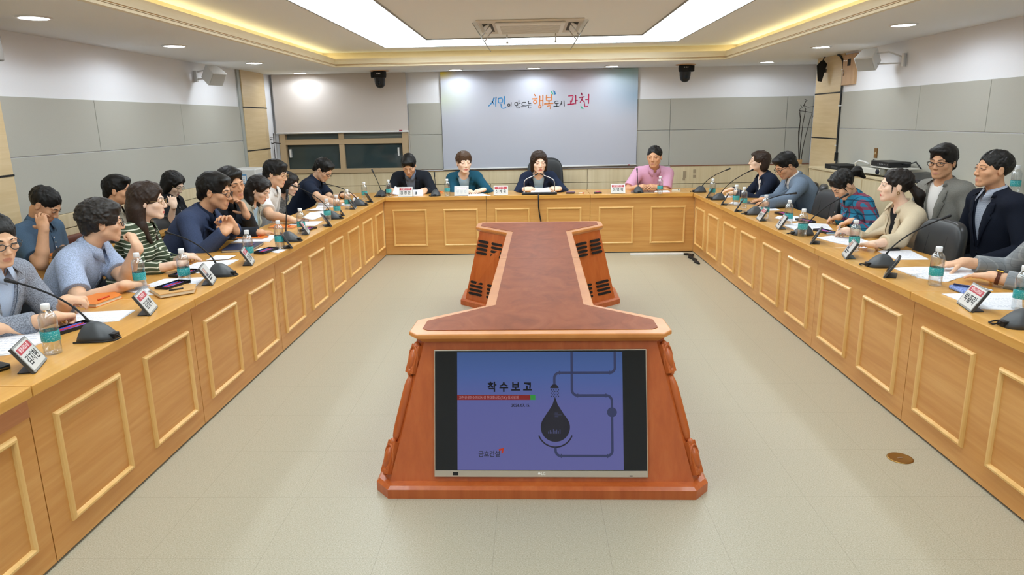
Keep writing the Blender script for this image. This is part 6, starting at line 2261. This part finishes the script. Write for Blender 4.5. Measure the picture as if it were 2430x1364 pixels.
        MB().box(c - nn * (r1 + .0096), (.026, .026, .0012), rot=Matrix([list(r_) for r_ in np.stack([tt, d2, nn], 1)])).build('watch_dial', M_BLACKM, root)
    if (extra or {}).get('earring'):
        for s in (1, -1):
            b = MB().tube([hd(s * .082, -.006 + .008 * cos(a), -.044 + .010 * sin(a)) for a in [2 * pi * k / 14 for k in range(14)]], .0022, 6, closed=True)
            b.build('earring', M_BRASS, root)
    if (extra or {}).get('necklace'):
        pt = []
        for k in range(13):
            u = -1 + k / 6
            qq = F.hit(T(u * .05, .3, L - .015 - .055 * (1 - u * u)), -Tf, .4)
            if qq is not None: pt.append(qq + Tf * .001)
        if len(pt) > 3:
            MB().tube(pt, .0016, 6).build('necklace', mat('gold_wire', '#A88A5A', .3, .8), root)
    if chair:
        co = (extra or {}).get('chair_off', (.09 if chair == 'big' else 0, 0))
        make_chair(hip[0] + co[0], hip[1] + co[1], face, label, big=(chair == 'big'))
    return root
# ------------------------------------------------------------------ the people
person('person in a tweed jacket with round glasses writing with a pencil at the left edge', hip=(-2.702, 3.117, 0.54), face=-8, head=(-2.45, 3.082, 1.113), look=(-28, 12, 0), c1='tweed', c2='sky', top='jacket', hair='crop', glasses='grey', seed=1, size=1.0, cuff=0.085, skin_='mid', extra={'holds': (1, 'yellow pencil in the hand of the tweed jacket writer', 'yellow')}, hands=(((-2.138, 2.946, 0.785), (0.033, 0.981, -0.191), (0, 0.55, -1), 'pen', None), ((-2.244, 3.192, 0.8), (0.139, 0.98, -0.143), (0, -0.2, -1), 'fist', None)))
person('person mostly out of the picture whose hand lies on papers at the lower left edge', hip=(-2.9, 2.42, 0.54), face=0, head=(-2.62, 2.42, 1.1), look=(0, 10, 0), c1='white', top='shirt', hair='short', seed=2, hands=(None, ((-2.321, 2.836, 0.765), (0.087, 0.971, -0.221), (0, 0, -1), 'flat', None)))
person('person in a pale blue seersucker shirt with wavy hair holding a fist to the mouth', hip=(-2.854, 3.928, 0.54), face=6, head=(-2.5, 3.965, 1.07), look=(34, 4, -4), c1='seersucker', top='shirt', sleeve='short', hair='curly', hcol='grey', glasses='dark', seed=3, size=1.03, skin_='mid', extra={'pocket': 1, 'chair_off': (-0.08, -0.16)}, hands=(((-2.226, 3.656, 0.765), (0.176, 0.973, -0.148), (0, 0, -1), 'flat', None), ((-2.3, 3.94, 0.928), (-0.496, 0.277, 0.823), (-1, 0.1, 0.25), 'fist', (0.2, -0.2, -1))))
person('person with long brown hair in a green and white striped top', hip=(-2.722, 4.45, 0.54), face=8, head=(-2.5, 4.481, 1.131), look=(14, 2, 0), sex='f', c1='green_stripe', top='polo', sleeve='three', hair='long', hcol='brown', glasses='wire', seed=4, size=1.06, skin_='fair', badge='white', extra={'tuck': 1}, hands=(((-2.186, 4.165, 0.775), (-0.191, 0.981, -0.04), (0, 0.3, -1), 'fist', None), ((-2.276, 4.431, 0.775), (-0.115, 0.991, -0.064), (0, -0.3, -1), 'rest', None)))
person('person in a navy blazer with dark glasses resting the chin on clasped hands', hip=(-2.833, 5.259, 0.54), face=4, head=(-2.42, 5.288, 1.112), look=(2, 10, 0), c1='navy_blazer', c2='darknavy', top='jacket', hair='full', glasses='dark', seed=5, size=1.15, skin_='tan', hands=(((-2.21, 4.918, 0.865), (-0.184, 0.904, 0.387), (-0.3, 1, 0), 'hold', (0.3, -0.7, -1)), ((-2.19, 5.024, 0.864), (-0.444, -0.155, 0.883), (-0.3, -1, 0), 'hold', (0.3, 0.7, -1))))
person('person in a dark jacket leaning a cheek on a hand with a black watch', hip=(-2.865, 5.825, 0.54), face=-8, head=(-2.5, 5.774, 1.127), look=(-30, 6, -10), c1='charcoal', c2='black', top='jacket', hair='full', hcol='black', seed=6, size=1.12, skin_='tan', watch=(-1, 'black'), badge=None, hands=(((-2.175, 5.465, 0.765), (0.159, 0.98, -0.121), (0, 0, -1), 'flat', None), ((-2.36, 5.671, 0.889), (-0.437, 0.325, 0.839), (-0.8, -0.6, 0.2), 'cheek', (0.3, 0.3, -1))))
person('person in a pale sage blazer with shoulder length hair looking down', hip=(-2.75, 6.176, 0.54), face=-4, head=(-2.42, 6.153, 1.044), look=(-6, 26, 0), sex='f', c1='sage', c2='paleblue', top='jacket', hair='midlong', hcol='soft', seed=7, size=1.02, skin_='fair', extra={'necklace': 1, 'tuck': 1})
person('person in a white short sleeved shirt with thin glasses on the left row', hip=(-2.812, 6.843, 0.54), face=-4, head=(-2.5, 6.821, 1.136), look=(-6, 14, 0), c1='white', top='shirt', sleeve='short', hair='fringe', hcol='black', glasses='wire', seed=8, size=1.08, skin_='mid', hands=(((-2.2, 6.253, 0.765), (0.969, -0.052, -0.243), (0, 0, -1), 'rest', None), None))
person('person in a black and white checked blouse half hidden behind the white shirt', hip=(-3.04, 7.551, 0.54), face=-6, head=(-2.62, 7.507, 0.974), look=(-10, 18, 0), sex='f', c1='check_bw', top='blouse', hair='bob', hcol='soft', glasses='wire', seed=9, size=1.05, skin_='fair')
person('person in a dark navy short sleeved shirt reading with the head bowed', hip=(-2.843, 8.265, 0.54), face=-6, head=(-2.45, 8.224, 1.074), look=(-14, 36, 0), c1='darknavy', top='shirt', sleeve='short', hair='short', glasses='dark', seed=10, size=1.08, skin_='mid', watch=(-1, 'black'), hands=(((-2.15, 7.573, 0.765), (0.859, 0.512, 0.017), (0, 0, -1), 'flat', None), ((-2.2, 8.103, 0.787), (0.993, -0.004, 0.116), (0, 0, -1), 'rest', None)))
person('person in a blue grey polo shirt resting the bowed head on one hand', hip=(-3.376, 4.567, 0.54), face=0, head=(-3.25, 4.567, 1.11), look=(8, 38, 0), c1='polo', top='polo', sleeve='short', hair='crop', hcol='black', seed=11, chair=False, size=0.97, skin_='tan', badge=None, hands=(((-3.14, 4.364, 0.986), (-0.455, 0.481, 0.75), (-0.3, 1, 0.2), 'cheek', (0.2, -0.4, -1)), ((-3.225, 4.635, 0.8), (-0.373, 0.923, -0.093), (0, 0, -1), 'rest', None)))
person('person in an olive grey shirt with black hair by the left wall, mostly hidden', hip=(-3.312, 5.15, 0.543), face=0, head=(-3.22, 5.37, 1.125), look=(12, 5, 0), c1='olive', top='shirt', sleeve='short', hair='short', seed=12, chair=False, size=0.97, skin_='tan')
person('person in a black top with straight black hair by the left wall, hand to face', hip=(-3.302, 6.223, 0.556), face=-4, head=(-3.22, 6.217, 1.098), look=(-6, 30, 0), sex='f', c1='black', top='polo', sleeve='short', hair='bob', hcol='black', glasses='wire', seed=13, chair=False, size=0.95, skin_='fair', badge='white', hands=(((-3.07, 5.889, 0.946), (-0.374, 0.567, 0.734), (-0.5, 1, 0.2), 'cheek', (0.2, -0.3, -1)), None))
person('person in a dark suit and grey blue shirt reading at the back table', hip=(-1.573, 9.421, 0.54), face=-90, head=(-1.573, 9.0, 1.065), look=(-88, 36, 0), c1='suit', c2='greyblue', top='jacket', hair='full', hcol='black', seed=14, size=1.1, skin_='mid', hands=(((-1.77, 8.78, 0.768), (0.553, -0.787, -0.273), (0.6, 0, -0.8), 'hold', None), ((-1.349, 8.78, 0.765), (-0.414, -0.868, -0.274), (-0.6, 0, -0.8), 'hold', None)))
person('person in a teal blazer with short brown hair at the back table', hip=(-0.879, 9.432, 0.54), face=-88, head=(-0.864, 9.0, 1.086), look=(-70, 2, 0), sex='f', c1='teal', c2='paleblue', top='jacket', hair='updo', hcol='chestnut', seed=15, size=1.2, skin_='fair', extra={'necklace': 1}, hands=(((-0.843, 8.72, 0.765), (0.866, -0.485, -0.122), (0.2, 0, -1), 'rest', None), ((-0.611, 8.72, 0.765), (-0.837, -0.537, -0.11), (-0.2, 0, -1), 'rest', None)))
person('person in a navy suit speaking into twin microphones at the back table', hip=(0.093, 9.461, 0.54), face=-90, head=(0.093, 9.0, 1.071), look=(-80, 4, 0), sex='f', c1='navy', c2='paleblue', top='jacket', hair='bob', hcol='brown', seed=16, size=1.22, skin_='fair', mouth=1, extra={'necklace': 1}, chair='big', hands=(((-0.086, 8.72, 0.765), (0.843, -0.536, 0.034), (0.3, 0.4, -0.8), 'hold', None), ((0.333, 8.72, 0.765), (-0.847, -0.532, 0.018), (-0.3, 0.4, -0.8), 'hold', None)))
person('person in a pink short sleeved shirt with hands clasped at the back table', hip=(1.553, 9.376, 0.54), face=-90, head=(1.553, 9.0, 1.121), look=(-112, 5, 0), c1='pink', top='shirt', sleeve='short', hair='crop', hcol='black', seed=17, size=1.12, skin_='tan', hands=(((1.296, 8.74, 0.765), (0.857, -0.485, 0.174), (0.4, 0.2, -0.8), 'rest', None), ((1.556, 8.74, 0.765), (-0.89, -0.415, 0.189), (-0.4, 0.2, -0.8), 'rest', None)))
person('person in a dark navy suit with bobbed hair raising the chin to a microphone', hip=(2.878, 8.11, 0.54), face=182, head=(2.58, 8.1, 1.094), look=(176, -8, 0), sex='f', c1='darknavy', c2='white', top='jacket', hair='bob', hcol='brown', glasses='wire', extra={'tuck': 1}, seed=18, size=1.06, skin_='fair', hands=(((2.323, 8.238, 0.775), (-0.364, 0.905, -0.219), (0, 0, -1), 'flat', None), ((2.278, 7.905, 0.775), (-0.346, 0.923, -0.171), (0, 0, -1), 'flat', None)))
person('person in a blue grey blazer with black glasses reading on the right row', hip=(2.987, 7.377, 0.54), face=182, head=(2.62, 7.364, 1.098), look=(190, 30, 0), c1='blazerblue', c2='white', top='jacket', hair='short', hcol='black', glasses='dark', seed=19, size=1.08, skin_='tan', hands=(((2.342, 7.182, 0.77), (-0.181, 0.973, -0.142), (0, 0, -1), 'flat', None), ((2.269, 6.862, 0.77), (-0.086, 0.991, -0.102), (0, 0, -1), 'flat', None)))
person('person in a blue plaid shirt with tied black hair bending over to write', hip=(2.843, 5.782, 0.54), face=184, head=(2.52, 5.759, 1.049), look=(186, 46, 0), sex='f', c1='plaid', top='shirt', hair='pony', hcol='black', seed=20, size=1.02, skin_='mid', extra={'holds': (1, 'thin black pen in the hand of the plaid shirt writer', 'black'), 'earring': 1, 'tail0': (0, -0.108, 0.015), 'tail1': (0, -0.16, -0.005), 'tail2': (0, -0.165, -0.09)}, badge=None, hands=(((2.511, 5.761, 0.785), (-0.27, 0.923, -0.275), (0, -0.5, -1), 'pen', None), ((2.525, 5.574, 0.78), (-0.735, 0.524, -0.431), (0, 0, -1), 'rest', None)))
person('person in a beige blazer with a long ponytail and gold earrings', hip=(2.796, 4.988, 0.54), face=178, head=(2.55, 4.997, 1.109), look=(168, -2, 0), sex='f', c1='beige', c2='black', top='jacket', hair='pony', hcol='soft', seed=21, size=1.04, skin_='fair', sleeve='three', extra={'holds': (1, 'silver pen in the fist of the beige blazer woman', 'silver'), 'earring': 1, 'tail0': (0, -0.108, 0.0), 'tail1': (0, -0.165, -0.06), 'tail2': (0.03, -0.2, -0.23)}, badge='gold', hands=(((2.28, 5.086, 0.785), (0.019, 0.986, -0.167), (0, -0.5, -1), 'pen', None), ((2.22, 4.578, 0.77), (-0.013, 0.982, -0.189), (0, 0, -1), 'flat', None)))
person('person in a grey checked jacket at the right edge, only arms showing', hip=(2.846, 3.56, 0.56), face=180, head=(2.66, 3.56, 1.16), look=(180, 5, 0), c1='greycheck', c2='sky', top='jacket', hair='short', seed=22, skin_='mid', watch=(-1, 'gold'), cuff=0.065, hands=(((2.446, 3.955, 0.775), (-0.918, 0.318, -0.237), (0, 0, -1), 'flat', None), ((2.378, 3.596, 0.775), (-0.249, 0.957, -0.149), (0, 0, -1), 'flat', None)))
person('person in a grey blazer over a white tee by the right wall', hip=(3.059, 5.187, 0.62), face=196, head=(2.95, 5.156, 1.257), look=(214, 4, 0), c1='greyblazer', c2='white', top='jacket', hair='full', hcol='black', glasses='dark', seed=23, skin_='tan', extra={'tee': 1})
person('person in a midnight navy jacket with folded arms by the right wall', hip=(3.033, 4.555, 0.62), face=184, head=(2.92, 4.547, 1.248), look=(178, -3, 0), c1='midnight', c2='shirtcheck', top='jacket', hair='crop', hcol='black', seed=24, skin_='tan')
# ------------------------------------------------------------------ bench and narrow desks along the left wall, empty chairs
M_BENCH = mat('brown_leather', '#7A4636', .5)
t = thing('padded_bench', 'long brown padded bench against the left wall under the seated people', 'bench', (-3.50, 5.9, 0))
sball(MB(), (.0, 0, .37), (.145, .98, .065), .3, .15, 32, 12).build('seat_pad', M_BENCH, t)
sball(MB(), (-.115, 0, .62), (.03, .98, .17), .35, .15, 32, 12).build('back_pad', M_BENCH, t)
for y in (-.9, 0, .9):
    for x in (-.12, .12):
        MB().b2((x - .02, y - .02, 0), (x + .02, y + .02, .32)).build('leg', M_BLACK, t)
t = thing('padded_bench', 'shorter brown padded bench beside the front left pillar', 'bench', (-3.43, 4.55, 0))
sball(MB(), (.0, -.05, .37), (.145, .30, .065), .3, .2, 32, 12).build('seat_pad', M_BENCH, t)
sball(MB(), (-.115, .05, .62), (.03, .22, .17), .35, .2, 32, 12).build('back_pad', M_BENCH, t)
for y in (-.28, .18):
    for x in (-.12, .12):
        MB().b2((x - .02, y - .02, 0), (x + .02, y + .02, .32)).build('leg', M_BLACK, t)
def side_desk(label, y0, y1, x0, x1, z=.72):
    t = thing('side_desk', label, 'desk', ((x0 + x1) / 2, (y0 + y1) / 2, 0))
    w, l = (x1 - x0) / 2, (y1 - y0) / 2
    MB().b2((-w, -l, z - .03), (w, l, z)).build('desktop', M_OAK_TOP, t, bevel=.003)
    for s in (-1, 1):
        MB().b2((-w + .02, s * (l - .03) - .015, 0), (w - .02, s * (l - .03) + .015, z - .03)).build('side_panel', M_OAK_L, t)
    MB().b2((w - .04, -l + .045, .2), (w - .02, l - .045, z - .03)).build('front_panel', M_OAK_L, t)

side_desk('narrow oak side desk under the orange notebook at the front left pillar', 4.30, 4.98, -3.34, -3.04, .775)
side_desk('narrow oak side desk before the people by the left wall', 5.02, 6.95, -3.34, -3.04, .755)
t = thing('notebook', 'orange notebook on the side desk under the elbow of the polo shirt man', 'notebook', (-3.20, 4.52, .7755), R(20))
MB().b2((-.11, -.12, 0), (.11, .14, .002)).build('back_cover', mat('cover_orange'), t)
MB().b2((-.105, -.115, .002), (.105, .135, .015)).build('pages', mat('page_block'), t)
MB().b2((-.11, -.12, .015), (.11, .14, .017)).build('front_cover', mat('cover_orange'), t)
t = thing('paper_stack', 'white paper on the side desk before the black top woman', 'papers', (-3.18, 6.45, .7555), R(8))
MB().b2((-.1, -.14, 0), (.1, .14, .002)).build('sheet', M_PAP, t)
for x, y, rz, sz_, lb in ((2.30, 4.42, 182, 1.1, 'empty black leather chair pushed in beside the beige blazer, nearest the camera'), (2.36, 6.28, 184, 1.1, 'empty black leather chair between the blue grey blazer and the plaid shirt'),
                          (2.45, 6.78, 158, 1.12, 'black leather chair seen edge on before the blue grey blazer')):
    make_chair(x, y, rz, '', own=lb).scale = (1, 1, sz_)
